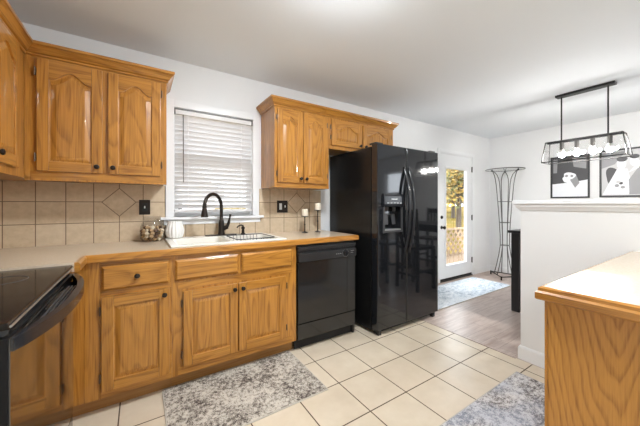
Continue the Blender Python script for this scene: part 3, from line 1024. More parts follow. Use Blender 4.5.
# contents
cork_meshes = []
def piece(i):
    kind = ('cork_a', 'cork_b', 'cork_a', 'cork_c')[i % 4]
    name = 'filler_piece'
    b = B()
    if i % 3 == 0:
        b.lathe([(0.008, -0.017), (0.0105, -0.014), (0.0105, 0.014), (0.008, 0.017)], (0, 0, 0), (0, 0, 1), 12)
    else:
        b.ball((0, 0, 0), 0.014, 0, (1, 0.8, 1.15), 10)
    return build(name, b, kind)
protos = []
pos = []
for layer in range(5):
    rad = (0.050, 0.063, 0.067, 0.066, 0.052)[layer]
    z = 0.022 + layer * 0.0215
    for rr, cnt in ((rad - 0.001, (10, 12, 13, 13, 10)[layer]), (rad * 0.55, 7), (0.0, 1)):
        for k in range(cnt):
            a = 2 * PI * k / cnt + layer * 0.4
            pos.append((JX + rr * math.cos(a), JY + rr * math.sin(a), ZTOP + z))
for i, p in enumerate(pos):
    if i < 12:
        o = piece(i)
        protos.append(o)
    else:
        o = protos[(i * 5) % 12].copy()
        COL.objects.link(o)
    o.location = p
    o.rotation_euler = (random.uniform(0, 3), random.uniform(0, 3), random.uniform(0, 3))
    tag(o, 'one of the small cream or brown pieces filling the glass jar', 'filler', 'pieces filling the glass jar')

VX, VY = 0.240, 2.552
b = B()
b.lathe([(0.040, 0), (0.052, 0.006), (0.062, 0.035), (0.064, 0.065), (0.056, 0.10), (0.046, 0.120), (0.046, 0.137), (0.040, 0.137), (0.040, 0.115), (0.045, 0.06), (0.03, 0.02)], (VX, VY, zr + 0.0005), (0, 0, 1), 60, 0, 15, 0.10)
tag(build('white_pot', b, 'ceramic', loc=(VX, VY, zr)), 'ribbed white ceramic pot on the back left corner of the sink', 'pot')

def candle_stand(px, py, h, label_h, label_c):
    t = thing('candle_holder', label_h, 'candle holder', (px, py, ZTOP), 'dark candle holders by the refrigerator')
    b = B().lathe([(0.034, 0), (0.034, 0.003), (0.022, 0.008), (0.008, 0.013), (0.0055, 0.02), (0.0055, 0.03)], (px, py, ZTOP + 0.0005), (0, 0, 1), 24)
    build('base', b, 'bronze', t)
    build('stem', B().lathe([(0.0055, 0.03), (0.0055, h * 0.5 - 0.008), (0.009, h * 0.5), (0.0055, h * 0.5 + 0.008), (0.0055, h - 0.012), (0.012, h - 0.004)], (px, py, ZTOP + 0.0005), (0, 0, 1), 14), 'bronze', t)
    build('plate', B().lathe([(0.012, h - 0.004), (0.036, h), (0.040, h + 0.004), (0.038, h + 0.004), (0.030, h + 0.002)], (px, py, ZTOP + 0.0005), (0, 0, 1), 24), 'bronze', t)
    cz = ZTOP + h + 0.003
    c = thing('pillar_candle', label_c, 'candle', (px, py, cz), 'cream pillar candles')
    build('wax', B().lathe([(0.030, 0), (0.032, 0.003), (0.032, 0.068), (0.030, 0.072), (0.022, 0.070)], (px, py, cz), (0, 0, 1), 24), 'candle', c)
    build('wick', B().rod((px, py, cz + 0.068), (px + 0.001, py, cz + 0.084), 0.0012, 6), 'rubber', c)
candle_stand(1.405, 2.46, 0.165, 'shorter dark metal candle holder, left of the two', 'cream pillar candle on the shorter holder')
candle_stand(1.56, 2.46, 0.225, 'taller dark metal candle holder nearer the refrigerator', 'cream pillar candle on the taller holder')

# outlet and switch plates
op = thing('outlet_plate', 'dark bronze outlet plate left of the window', 'outlet', (0.034, YS, 1.2))
build('plate', B().box(-0.004, 0.072, YS - 0.006, YS, 1.14, 1.258, 0.003), 'bronze', op)
build('receptacle', B().box(0.016, 0.052, YS - 0.008, YS - 0.006, 1.165, 1.195, 0.0008).box(0.016, 0.052, YS - 0.008, YS - 0.006, 1.203, 1.233, 0.0008), 'rubber', op)
build('toggle', B().box(0.030, 0.038, YS - 0.013, YS - 0.008, 1.19, 1.208, 0.0015), 'trim', op)
swp = thing('switch_plate', 'dark bronze double switch plate right of the window', 'switch', (1.24, YS, 1.2))
build('plate', B().box(1.180, 1.300, YS - 0.006, YS, 1.138, 1.262, 0.003), 'bronze', swp)
build('rocker', B().box(1.203, 1.233, YS - 0.010, YS - 0.006, 1.168, 1.232, 0.002), 'trim', swp)
build('toggle', B().box(1.262, 1.272, YS - 0.016, YS - 0.006, 1.19, 1.212, 0.002), 'trim', swp)

# ------------------------------------------------------------------ dishwasher
DX0, DX1, DYF = 1.092, 1.702, 2.022
dw = thing('dishwasher', 'black built-in dishwasher under the counter end', 'dishwasher', (1.397, DYF, 0))
build('tub', B().box(DX0 + 0.004, DX1 - 0.004, DYF + 0.03, YB - 0.03, 0.09, 0.882, 0.003), 'satin', dw)
build('door', B().box(DX0, DX1 - 0.10, DYF, DYF + 0.03, 0.235, 0.742, 0.004).box(DX1 - 0.099, DX1, DYF + 0.002, DYF + 0.03, 0.235, 0.742, 0.003), 'dw_gloss', dw)
cp = B()
cp.box(DX0, DX1, DYF - 0.014, DYF + 0.03, 0.745, 0.815, 0.006)
cp.box(DX0, DX1, DYF - 0.004, DYF + 0.03, 0.838, 0.868, 0.004)
cp.box(DX0, DX1, DYF + 0.012, DYF + 0.03, 0.815, 0.838)
cpo = build('control_panel', cp, 'satin', dw)
build('handle_recess', B().box(DX0 + 0.06, DX1 - 0.20, DYF + 0.008, DYF + 0.0119, 0.817, 0.836), 'rubber', cpo)
build('dial', B().lathe([(0.026, 0), (0.024, 0.012), (0.010, 0.014)], (DX1 - 0.13, DYF - 0.014, 0.782), (0, -1, 0), 24).box(DX1 - 0.133, DX1 - 0.127, DYF - 0.036, DYF - 0.027, 0.762, 0.802, 0.001), 'gloss', cpo)
lm = B()
for k in range(14):
    a = PI * (0.15 + 1.7 * k / 13) + PI / 2
    lm.box(DX1 - 0.13 + 0.034 * math.cos(a) - 0.0025, DX1 - 0.13 + 0.034 * math.cos(a) + 0.0025, DYF - 0.0148, DYF - 0.0138, 0.782 + 0.034 * math.sin(a) - 0.0015, 0.782 + 0.034 * math.sin(a) + 0.0015)
for k in range(3):
    lm.box(DX1 - 0.235 + 0.022 * k, DX1 - 0.222 + 0.022 * k, DYF - 0.0148, DYF - 0.0138, 0.778, 0.784)
lm.box(DX1 - 0.07, DX1 - 0.03, DYF - 0.0148, DYF - 0.0138, 0.795, 0.799)
lm.box(DX1 - 0.07, DX1 - 0.04, DYF - 0.0148, DYF - 0.0138, 0.778, 0.781)
build('dial_marks', lm, 'silver', cpo)
build('access_panel', B().box(DX0, DX1, DYF + 0.004, DYF + 0.03, 0.10, 0.228, 0.003), 'dw_gloss', dw)
build('toe_panel', B().box(DX0 + 0.002, DX1 - 0.002, DYF + 0.07, DYF + 0.085, 0.0, 0.098, 0.002), 'rubber', dw)
# counter end panel beside the dishwasher
ep = B().box(1.705, 1.722, YBASE + 0.03, YB - 0.002, 0.0, 0.888, 0.001)
tag(build('end_panel', ep, 'satin', loc=(1.7135, 2.3, 0)), 'narrow dark end panel between dishwasher and refrigerator', 'panel')

# ------------------------------------------------------------------ refrigerator
RX0, RX1, RYF, RYB = 1.83, 2.735, 1.862, 2.63
rf = thing('refrigerator', 'black side-by-side refrigerator with ice dispenser', 'refrigerator', (2.28, 2.2, 0))
build('cabinet', B().box(RX0, RX1, RYF + 0.09, RYB, 0.035, 1.768, 0.006), 'spec', rf)
build('gasket', B().box(RX0 + 0.012, RX1 - 0.012, RYF + 0.075, RYF + 0.09, 0.06, 1.775), 'rubber', rf)
SPL = 2.224
def rounded_door(x0, x1, hole=None):
    b = B()
    z0, z1 = 0.055, 1.785
    if hole is None:
        b.box(x0, x1, RYF, RYF + 0.075, z0, z1, 0.012, 0, 3)
    else:
        hx0, hx1, hz0, hz1 = hole
        # front skin around the dispenser opening, rounded outer rim from a slab behind
        t = 0.075
        o = [(x0, z0), (x1, z0), (x1, z1), (x0, z1)]
        i_ = [(hx0, hz0), (hx1, hz0), (hx1, hz1), (hx0, hz1)]
        R1 = lambda p, y, d: [(p[0][0] + d, y, p[0][1] + d), (p[1][0] - d, y, p[1][1] + d), (p[2][0] - d, y, p[2][1] - d), (p[3][0] + d, y, p[3][1] - d)]
        b.loops([R1(o, RYF + t, 0.0), R1(o, RYF + 0.012, 0.0), R1(o, RYF + 0.0035, 0.0035), R1(o, RYF, 0.012), R1(i_, RYF, 0.0), R1(i_, RYF + 0.06, 0.0)], True)
        b.loops([R1(o, RYF + t, 0.0), R1(i_, RYF + t, 0.02)], True)
    return b
hole = (1.915, 2.135, 0.975, 1.20)
fd = build('freezer_door', rounded_door(RX0 - 0.002, SPL - 0.003, hole), 'gloss', rf, smooth=30)
fr_ = build('fridge_door', rounded_door(SPL + 0.003, RX1 + 0.002), 'gloss', rf, smooth=30)
# dispenser
b = B()
prof = [(RYF - 0.001, 1.195), (RYF - 0.020, 1.20), (RYF - 0.024, 1.225), (RYF - 0.020, 1.30), (RYF - 0.012, 1.322), (RYF - 0.001, 1.325)]
b.prism(prof, 'x', 1.893, 2.158, 0.003)
hd = build('dispenser_panel', b, 'handle', fd)
b = B()
for k in range(5):
    b.box(1.93 + 0.042 * k, 1.955 + 0.042 * k, RYF - 0.0252, RYF - 0.0235, 1.232, 1.238)
b.box(1.985, 2.065, RYF - 0.0235, RYF - 0.0215, 1.268, 1.276)
build('buttons', b, 'silver', hd)
build('dispenser_surround', B().box(1.893, 1.915, RYF - 0.010, RYF - 0.0005, 0.955, 1.197, 0.003).box(2.135, 2.158, RYF - 0.010, RYF - 0.0005, 0.955, 1.197, 0.003).box(1.915, 2.135, RYF - 0.012, RYF - 0.0005, 0.955, 0.977, 0.003), 'darkgrey', fd)
build('drip_tray', B().box(1.917, 2.133, RYF - 0.008, RYF + 0.058, 0.977, 0.987, 0.002), 'silver', fd)
for xx in (1.975, 2.075):
    build('dispenser_nozzle', B().lathe([(0.018, 0), (0.016, -0.03), (0.011, -0.045)], (xx, RYF + 0.03, 1.1995), (0, 0, 1), 16), 'darkgrey', fd)
    build('dispenser_lever', B().prism([(RYF + 0.040, 1.13), (RYF + 0.0595, 1.13), (RYF + 0.0595, 1.12), (RYF + 0.034, 1.03), (RYF + 0.028, 1.03)], 'x', xx - 0.022, xx + 0.022, 0.001), 'darkgrey', fd)
# bow handles
for xx, par in ((SPL - 0.032, fd), (SPL + 0.032, fr_)):
    pts = []
    zlo, zhi = 0.77, 1.56
    for k in range(21):
        s = k / 20
        pts.append((xx, RYF - 0.062 * math.sin(PI * s) ** 0.75 - 0.003, zlo + (zhi - zlo) * s))
    b = B().tube(pts, [0.014] * 21, 12)
    for zz in (zlo, zhi):
        b.box(xx - 0.014, xx + 0.014, RYF - 0.012, RYF - 0.0005, zz - 0.03, zz + 0.03, 0.004)
    build('handle', b, 'handle', par)
build('hinge_cover', B().box(RX0 + 0.01, RX0 + 0.10, RYF + 0.03, RYF + 0.12, 1.785, 1.803, 0.004), 'satin', rf)
build('hinge_cover', B().box(RX1 - 0.10, RX1 - 0.01, RYF + 0.03, RYF + 0.12, 1.785, 1.803, 0.004), 'satin', rf)
build('toe_grille', B().box(RX0 + 0.03, RX1 - 0.03, RYF + 0.06, RYF + 0.085, 0.012, 0.052, 0.003), 'rubber', rf)
for xx in (RX0 + 0.03, RX1 - 0.07):
    build('foot', B().box(xx, xx + 0.04, RYF + 0.02, RYF + 0.058, 0.0, 0.054, 0.004), 'satin', rf)
for xx in (RX0 + 0.05, RX1 - 0.09):
    build('foot', B().box(xx, xx + 0.04, RYB - 0.08, RYB - 0.03, 0.0, 0.034, 0.004), 'satin', rf)

# ------------------------------------------------------------------ range on the left wall
SXF, SYN, SYF = -0.272, 1.005, 1.802
st = thing('kitchen_range', 'black glass top electric range along the left wall', 'range', (-0.58, 1.385, 0))
build('body', B().box(XL + 0.012, SXF - 0.028, SYN, SYF, 0.02, 0.905, 0.004), 'enamel', st)
b = B().box(XL + 0.05, SXF - 0.002, SYN - 0.001, SYF + 0.001, 0.906, 0.926, 0.006)
ck = build('cooktop', b, 'blackglass', st)
build('front_trim', B().rod((SXF + 0.001, SYN + 0.002, 0.915), (SXF + 0.001, SYF - 0.002, 0.915), 0.003, 10), 'silver', ck)
for (bx, by, br) in ((-0.45, 1.2, 0.10), (-0.45, 1.57, 0.075), (-0.70, 1.2, 0.075), (-0.70, 1.57, 0.10)):
    b = B().tube([(bx + br * math.cos(2 * PI * k / 40), by + br * math.sin(2 * PI * k / 40), 0.9262) for k in range(40)], 0.0012, 4, closed=True)
    build('burner_ring', b, 'darkgrey', ck)
bg_ = build('backguard', B().prism([(XL + 0.012, 0.905), (XL + 0.075, 0.905), (XL + 0.055, 1.10), (XL + 0.012, 1.11)], 'y', SYN, SYF, 0.004), 'satin', st)
for k, yy in enumerate((1.09, 1.19, 1.58, 1.68)):
    build('control_knob', B().lathe([(0.02, 0), (0.018, 0.02), (0.008, 0.022)], (XL + 0.066, yy, 1.01), (1, 0, 0.1), 18), 'darkgrey', bg_)
od = build('oven_door', B().box(SXF - 0.027, SXF - 0.004, SYN + 0.002, SYF - 0.002, 0.21, 0.886, 0.003), 'enamel', st)
build('door_glass', B().box(SXF - 0.0038, SXF, SYN + 0.004, SYF - 0.004, 0.212, 0.884, 0.0012), 'ovenglass', od)
build('door_vent', B().box(SXF - 0.02, SXF - 0.004, SYN + 0.01, SYF - 0.01, 0.888, 0.905, 0.002), 'gloss', st)
# crescent handle with slotted ledge
out_, in_ = [], []
NH = 28
ya, yb_ = SYN - 0.004, SYF - 0.004
for k in range(NH + 1):
    s = k / NH
    y = ya + (yb_ - ya) * s
    bow = 0.008 + 0.072 * (1 - abs(2 * s - 1) ** 2.3)
    out_.append((SXF + bow, y))
    in_.append((SXF + max(bow - 0.022, 0.001), y))
hp = out_ + list(reversed(in_))
hb = build('handle', B().prism(hp, 'z', 0.852, 0.887, 0.004), 'handle', od)
led = [(SXF + 0.0006, p[1]) for p in in_] 
b = B().prism([(p[0], p[1]) for p in in_[2:-2]] + [(SXF + 0.0004, in_[-3][1]), (SXF + 0.0004, in_[2][1])], 'z', 0.842, 0.858)
build('ledge', b, 'gloss', od)
b = B()
for k in range(4):
    xx = SXF + 0.008 + 0.011 * k
    b.box(xx, xx + 0.004, ya + 0.16, yb_ - 0.16, 0.858, 0.861)
build('vent_slat', b, 'darkgrey', od)
build('storage_drawer', B().box(SXF - 0.028, SXF - 0.002, SYN + 0.003, SYF - 0.003, 0.07, 0.203, 0.004), 'gloss', st)
for (xx, yy) in ((SXF - 0.10, SYN + 0.04), (SXF - 0.10, SYF - 0.08), (XL + 0.05, SYN + 0.04), (XL + 0.05, SYF - 0.08)):
    build('leg', B().lathe([(0.02, 0), (0.02, 0.006), (0.012, 0.01), (0.012, 0.0205)], (xx, yy + 0.02, 0), (0, 0, 1), 14), 'rubber', st)

# ------------------------------------------------------------------ peninsula
PX0, PY0, PY1 = 1.200, -0.24, 0.394
pc = thing('peninsula_cabinet', 'oak peninsula cabinet with a grained end panel at right', 'cabinet', (1.9, 0.08, 0))
build('body', B().box(PX0 + 0.008, XHW - 0.016, PY0, PY1 - 0.004, 0.1, 0.888), 'oak_v', pc)
build('end_panel', B().box(PX0, PX0 + 0.008, PY0, PY1, 0.0, 0.888, 0.001), 'oak_ply', pc)
build('corner_trim', B().box(PX0 - 0.003, PX0 + 0.02, PY1 - 0.003, PY1 + 0.004, 0.0, 0.888, 0.001), 'oak_v', pc)
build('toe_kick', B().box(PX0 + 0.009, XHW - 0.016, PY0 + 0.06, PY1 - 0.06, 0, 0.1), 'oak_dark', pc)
pt = thing('peninsula_countertop', 'pale laminate peninsula counter with stepped oak edge', 'countertop', (1.86, 0.08, 0.89))
PA, PBk, PFr = 1.170, 0.412, -0.27
build('worktop', B().box(PA + 0.015, XHW - 0.001, PFr + 0.015, PBk - 0.015, 0.889, ZTOP), 'lam', pt, smooth=0)
PE = [(-0.015, 0.889), (0.0, 0.889), (0.004, 0.893), (0.004, 0.914), (-0.003, 0.920), (-0.003, 0.930), (-0.010, ZTOP - 0.0005), (-0.015, ZTOP - 0.0005)]
build('edge_trim', B().sweep(PE, [(XHW - 0.001, PFr), (PA, PFr), (PA, PBk), (XHW - 0.001, PBk)], side=-1), 'oak_y', pt)

# ------------------------------------------------------------------ rugs
def rug(name, label, x0, x1, y0, y1, mat, cat='rug'):
    t = thing(name, label, cat, ((x0 + x1) / 2, (y0 + y1) / 2, 0))
    build('pile', B().box(x0 + 0.006, x1 - 0.006, y0 + 0.006, y1 - 0.006, 0.0008, 0.0085, 0.002), mat, t)
    b = B()
    b.box(x0, x1, y0, y0 + 0.008, 0.0005, 0.0075, 0.002)
    b.box(x0, x1, y1 - 0.008, y1, 0.0005, 0.0075, 0.002)
    b.box(x0, x0 + 0.008, y0 + 0.008, y1 - 0.008, 0.0005, 0.0075, 0.002)
    b.box(x1 - 0.008, x1, y0 + 0.008, y1 - 0.008, 0.0005, 0.0075, 0.002)
    build('binding', b, 'binding', t)
rug('runner_rug', 'mottled grey and cream rug in front of the sink cabinets', 0.122, 1.045, 1.515, 2.10, 'rug_grey')
rug('runner_rug', 'mottled grey blue rug beside the peninsula', 1.12, 2.305, 0.43, 0.935, 'rug_blue')
rug('door_rug', 'pale blue rug on the wood floor before the glass door', 2.86, 4.70, 1.965, 2.56, 'rug_pale')

# ------------------------------------------------------------------ dining table and chairs
TX0, TX1, TY0, TY1, TZ = 3.565, 4.36, 0.10, 1.535, 0.925
tb = thing('dining_table', 'tall black dining table behind the half wall', 'table', ((TX0 + TX1) / 2, (TY0 + TY1) / 2, 0))
build('tabletop', B().box(TX0, TX1, TY0, TY1, TZ - 0.03, TZ, 0.005), 'satin', tb)
build('apron', B().box(TX0 + 0.07, TX1 - 0.07, TY0 + 0.07, TY1 - 0.07, TZ - 0.11, TZ - 0.03), 'satin', tb)
for xx in (TX0 + 0.025, TX1 - 0.115):
    for yy in (TY0 + 0.025, TY1 - 0.105):
        build('leg', B().box(xx, xx + 0.09, yy, yy + 0.08, 0, TZ - 0.03, 0.006), 'satin', tb)
def make_chair(name, label):
    t = thing(name, label, 'chair', (0, 0, 0), 'black chairs at the tall table')
    build('seat', B().box(-0.2, 0.2, -0.2, 0.2, 0.58, 0.62, 0.012), 'satin', t)
    for sx in (-1, 1):
        build('leg', B().box(0.16, 0.20, sx * 0.18 - 0.02, sx * 0.18 + 0.02, 0, 0.58, 0.004), 'satin', t)
        build('leg', B().prism([(-0.20, 0), (-0.16, 0), (-0.16, 0.6), (-0.19, 1.16), (-0.225, 1.16), (-0.20, 0.6)], 'y', sx * 0.18 - 0.02, sx * 0.18 + 0.02, 0.004), 'satin', t)
    build('stretcher', B().box(0.165, 0.195, -0.16, 0.16, 0.2, 0.23).box(-0.195, -0.165, -0.16, 0.16, 0.2, 0.23).box(-0.16, 0.16, 0.17, 0.19, 0.26, 0.29).box(-0.16, 0.16, -0.19, -0.17, 0.26, 0.29), 'satin', t)
    b = B().box(-0.222, -0.195, -0.16, 0.16, 1.06, 1.15, 0.006)
    b.box(-0.205, -0.18, -0.16, 0.16, 0.74, 0.79, 0.006)
    for k in range(4):
        b.box(-0.21, -0.192, -0.125 + 0.07 * k, -0.085 + 0.07 * k, 0.79, 1.06, 0.003)
    build('backrest', b, 'satin', t)
    return t
ch = make_chair('dining_chair', 'black slat back chair on the kitchen side of the table, nearer the glass door')
spots = [(3.42, 1.02, 0, None), (3.42, 0.45, 0, 'black slat back chair on the kitchen side of the table, farther from the glass door'),
         (4.55, 1.02, PI, 'black slat back chair on the far side of the table, nearer the glass door'), (4.55, 0.45, PI, 'black slat back chair on the far side of the table, farther from the glass door')]
for i, (x, y, r, lb) in enumerate(spots):
    o = ch if i == 0 else copy_thing(ch)
    o.location = (x, y, 0)
    o.rotation_euler = (0, 0, r)
    if lb:
        o['label'] = lb

# ------------------------------------------------------------------ pendant over the table
PXC = 3.958
pd = thing('pendant_light', 'black framed glass pendant with four bulbs hung over the table', 'pendant light', (PXC, 0.975, ZC))
build('canopy', B().box(PXC - 0.045, PXC + 0.045, 0.735, 1.205, ZC - 0.024, ZC - 0.0005, 0.003), 'blackmetal', pd)
PZ1, PZ0 = 1.923, 1.697
tyA, tyB, byA, byB = 0.677, 1.285, 0.640, 1.308
twx, bwx = 0.063, 0.108
for yy in (0.79, 1.16):
    build('rod', B().rod((PXC, yy, PZ1 - 0.002), (PXC, yy, ZC - 0.02), 0.007, 12), 'blackmetal', pd)
T4 = [(PXC - twx, tyA, PZ1), (PXC + twx, tyA, PZ1), (PXC + twx, tyB, PZ1), (PXC - twx, tyB, PZ1)]
B4 = [(PXC - bwx, byA, PZ0), (PXC + bwx, byA, PZ0), (PXC + bwx, byB, PZ0), (PXC - bwx, byB, PZ0)]
b = B()
for L in (T4, B4):
    for k in range(4):
        b.rod(L[k], L[(k + 1) % 4], 0.0055, 4)
for k in range(4):
    b.rod(T4[k], B4[k], 0.0055, 4)
build('frame', b, 'blackmetal', pd)
b = B().box(PXC - 0.016, PXC + 0.016, tyA, tyB, PZ1 - 0.012, PZ1 + 0.006, 0.002)
build('socket_bar', b, 'blackmetal', pd)
for k in range(4):
    t = bmesh.new()
    fb = B()
    Lr = [T4[k], T4[(k + 1) % 4], B4[(k + 1) % 4], B4[k]]
    nrm = (Vector(Lr[1]) - Vector(Lr[0])).cross(Vector(Lr[3]) - Vector(Lr[0])).normalized() * 0.0015
    fb.loops([[tuple(Vector(p) - nrm) for p in Lr], [tuple(Vector(p) + nrm) for p in Lr]], True)
    fb.loops([[tuple(Vector(p) - nrm) for p in reversed(Lr)]], True)
    build('glass_pane', fb, 'pendantglass', pd, smooth=0)
for k in range(4):
    yy = 0.777 + 0.126 * k
    so = build('socket', B().lathe([(0.020, 0), (0.020, -0.075), (0.016, -0.08)], (PXC, yy, PZ1 - 0.012), (0, 0, 1), 16), 'greymetal', pd)
    build('bulb_collar', B().lathe([(0.014, 0), (0.018, -0.012), (0.027, -0.034), (0.029, -0.040)], (PXC, yy, PZ1 - 0.092), (0, 0, 1), 20), 'ceramic', so)
    build('bulb', B().lathe([(0.0285, -0.0405), (0.030, -0.050), (0.029, -0.062), (0.023, -0.076), (0.012, -0.085), (0.003, -0.087)], (PXC, yy, PZ1 - 0.092), (0, 0, 1), 20), 'bulb', so)

# ------------------------------------------------------------------ flush ceiling light and an added one for brightness
def dome_light(x, y, label):
    t = thing('ceiling_light', label, 'ceiling light', (x, y, ZC))
    build('pan', B().lathe([(0.165, -0.0005), (0.172, -0.02), (0.172, -0.058), (0.164, -0.062), (0.155, -0.058)], (x, y, ZC), (0, 0, 1), 40), 'silver', t)
    build('diffuser', B().lathe([(0.156, -0.057), (0.145, -0.076), (0.115, -0.092), (0.07, -0.101), (0.02, -0.105)], (x, y, ZC), (0, 0, 1), 40), 'dome', t)
dome_light(0.86, 1.06, 'round flush ceiling light over the kitchen floor')
dome_light(1.6, -1.35, 'round flush ceiling light added behind the camera for brightness')  # unseen lamp, added only to brighten the room

# ------------------------------------------------------------------ framed photographs
def framed(label, y0, y1, z0, z1, art):
    t = thing('picture_frame', label, 'picture', (XR, (y0 + y1) / 2, z0))
    f = 0.022
    x0, x1 = XR - 0.022, XR - 0.0005
    b = B()
    b.box(x0, x1, y0, y0 + f, z0, z1, 0.003)
    b.box(x0, x1, y1 - f, y1, z0, z1, 0.003)
    b.box(x0, x1, y0 + f, y1 - f, z0, z0 + f, 0.003)
    b.box(x0, x1, y0 + f, y1 - f, z1 - f, z1, 0.003)
    build('frame', b, 'frame', t)
    b = B()
    W, Hh = y1 - y0 - 2 * f, z1 - z0 - 2 * f
    # art coordinates: s from left (as seen) 0..1, q from bottom 0..1
    P = lambda s, q: (y1 - f - s * W, z0 + f + q * Hh)
    b.box(x0 + 0.012, x1, y0 + f, y1 - f, z0 + f, z1 - f, 0, 0)
    xx = x0 + 0.0119
    for k, (mi, pl) in enumerate(art):
        pts = [P(s, q) for s, q in pl]
        b.prism(pts, 'x', xx - 0.0004 * (k + 1), xx - 0.0004 * k, 0, mi)
    build('print', b, ['photo_dark', 'photo_mid', 'photo_light', 'photo_white'], t, smooth=0)
def blob(cx, cy, rx, ry, n=18, ph=0.0, wob=0.0):
    return [(cx + rx * math.cos(2 * PI * k / n) * (1 + wob * math.sin(3 * 2 * PI * k / n + ph)), cy + ry * math.sin(2 * PI * k / n) * (1 + wob * math.cos(2 * 2 * PI * k / n + ph))) for k in range(n)]
art1 = [(3, [(0, 0), (1, 0), (1, 0.41), (0.55, 0.36), (0, 0.33)]),
        (3, blob(0.50, 0.44, 0.20, 0.10, 18, 0.4, 0.1)), (1, [(0.52, 0.42), (0.66, 0.22), (0.78, 0.34), (0.70, 0.52), (0.60, 0.54)]),
        (3, blob(0.50, 0.53, 0.17, 0.09, 18, 1.2, 0.12)), (1, blob(0.42, 0.53, 0.045, 0.03)), (1, blob(0.57, 0.52, 0.04, 0.03)),
        (1, [(0.03, 0.62), (0.14, 0.62), (0.16, 0.97), (0.03, 0.97)]), (1, [(0.62, 0.75), (0.96, 0.68), (0.97, 0.97), (0.58, 0.97)])]
art2 = [(2, [(0, 0), (1, 0), (1, 1), (0, 1)]), (1, [(0.0, 0.62), (0.3, 0.7), (0.55, 0.98), (0, 0.98)]),
        (0, blob(0.24, 0.44, 0.14, 0.22, 20, 0.5, 0.15)), (3, [(0.02, 0.02), (0.60, 0.02), (0.66, 0.25), (0.58, 0.58), (0.36, 0.60), (0.18, 0.30)]),
        (1, [(0.62, 0.02), (1.0, 0.02), (1.0, 0.70), (0.82, 0.62), (0.60, 0.34)]), (3, blob(0.45, 0.70, 0.10, 0.12)), (0, blob(0.46, 0.80, 0.12, 0.06, 18, 0.2, 0.1)),
        (3, blob(0.72, 0.74, 0.09, 0.11)), (0, blob(0.73, 0.84, 0.10, 0.05)), (3, [(0.60, 0.50), (0.72, 0.62), (0.98, 0.90), (0.99, 0.80), (0.80, 0.58)]),
        (3, blob(0.40, 0.24, 0.17, 0.12, 20, 0.9, 0.12)), (1, blob(0.35, 0.22, 0.05, 0.035)), (0, blob(0.44, 0.27, 0.045, 0.03)), (1, blob(0.48, 0.18, 0.05, 0.03)), (2, blob(0.38, 0.30, 0.05, 0.03))]
framed('black framed grey photograph with a white lower half, left of two', 1.272, 1.728, 1.318, 1.955, art1)
framed('black framed photograph of a couple with a bouquet, right of two', 0.70, 1.172, 1.322, 1.972, art2)

# ------------------------------------------------------------------ tall wire stand in the corner
WX, WY = 5.13, 2.25
ws = thing('wire_stand', 'tall dark wire stand flaring to a round top in the corner', 'stand', (WX, WY, 0))
feet = [(5.19, 2.50), (4.90, 2.20), (5.28, 2.02)]
b = B()
for k in range(3):
    p, q = feet[k], feet[(k + 1) % 3]
    b.rod((p[0], p[1], 0.05), (q[0], q[1], 0.05), 0.008, 8)
for p in feet:
    b.rod((p[0], p[1], 0.0), (p[0], p[1], 0.062), 0.011, 10)
build('base_frame', b, 'bronze', ws)
view = math.atan2(-WY, -WX)
for k in range(3):
    th = view + PI + 2 * PI * k / 3
    for sg in (-1, 1):
        pts = []
        for r, z, sp in ((0.155, 0.055, 0.30), (0.120, 0.20, 0.36), (0.085, 0.38, 0.45), (0.064, 0.54, 0.52), (0.066, 0.70, 0.52), (0.076, 0.92, 0.50), (0.100, 1.27, 0.46),
                         (0.114, 1.45, 0.44), (0.124, 1.56, 0.43), (0.135, 1.64, 0.38), (0.152, 1.71, 0.26), (0.178, 1.76, 0.11), (0.205, 1.788, 0.02)):
            pts.append((WX + r * math.cos(th + sg * sp), WY + r * math.sin(th + sg * sp), z))
        build('wire_leg', B().tube(pts, 0.0065, 8), 'greymetal', ws)
    build('finial', B().ball((WX + 0.208 * math.cos(th), WY + 0.208 * math.sin(th), 1.785), 0.016), 'blackmetal', ws)
for r, z in ((0.064, 0.54), (0.076, 0.92), (0.100, 1.27)):
    build('ring', B().tube([(WX + r * math.cos(2 * PI * k / 32), WY + r * math.sin(2 * PI * k / 32), z) for k in range(32)], 0.005, 8, closed=True), 'greymetal', ws)
build('top_rim', B().tube([(WX + 0.275 * math.cos(2 * PI * k / 48), WY + 0.275 * math.sin(2 * PI * k / 48), 1.806) for k in range(48)], 0.007, 8, closed=True), 'greymetal', ws)
build('glass_top', B().lathe([(0.270, 1.801), (0.274, 1.804), (0.274, 1.807), (0.270, 1.809)], (WX, WY, 0), (0, 0, 1), 48), 'glass', ws)

# ------------------------------------------------------------------ outdoors
struct('lawn', B().box(-150, 400, YB + 0.13, 400, -0.62, -0.5), 'lawn', 'sunlit autumn lawn outside the door', 0)
struct('porch', B().box(3.2, 7.2, YB + 0.13, 4.15, -0.12, -0.03), 'lattice', 'wood porch deck outside the glass door', 0)
lf = thing('lattice_fence', 'wooden lattice railing outside the glass door', 'fence', (6.0, 4.0, -0.5))
LZ0, LZ1, LX0, LX1 = -0.03, 0.60, 4.6, 8.6
ang = 0.0
b = B()
pitch = 0.20
hh = LZ1 - LZ0
def clip_slat(x0, sgn, yy):
    w2 = 0.026
    poly = []
    for (xo, z) in ((-w2, LZ0), (w2, LZ0), (w2, LZ1), (-w2, LZ1)):
        xs = x0 + sgn * (z - LZ0) + xo * 1.414
        poly.append((xs, z))
    b.prism(poly, 'y', yy, yy + 0.008)
n = int((LX1 - LX0 + hh) / pitch)
for k in range(n):
    clip_slat(LX0 + k * pitch - 0.0, 1, 4.0)
    clip_slat(LX0 + k * pitch, -1, 4.009)
build('lattice_panel', b, 'lattice', lf)
build('rail', B().box(LX0 - 0.7, LX1 + 0.7, 3.985, 4.03, LZ1, LZ1 + 0.045), 'lattice', lf)
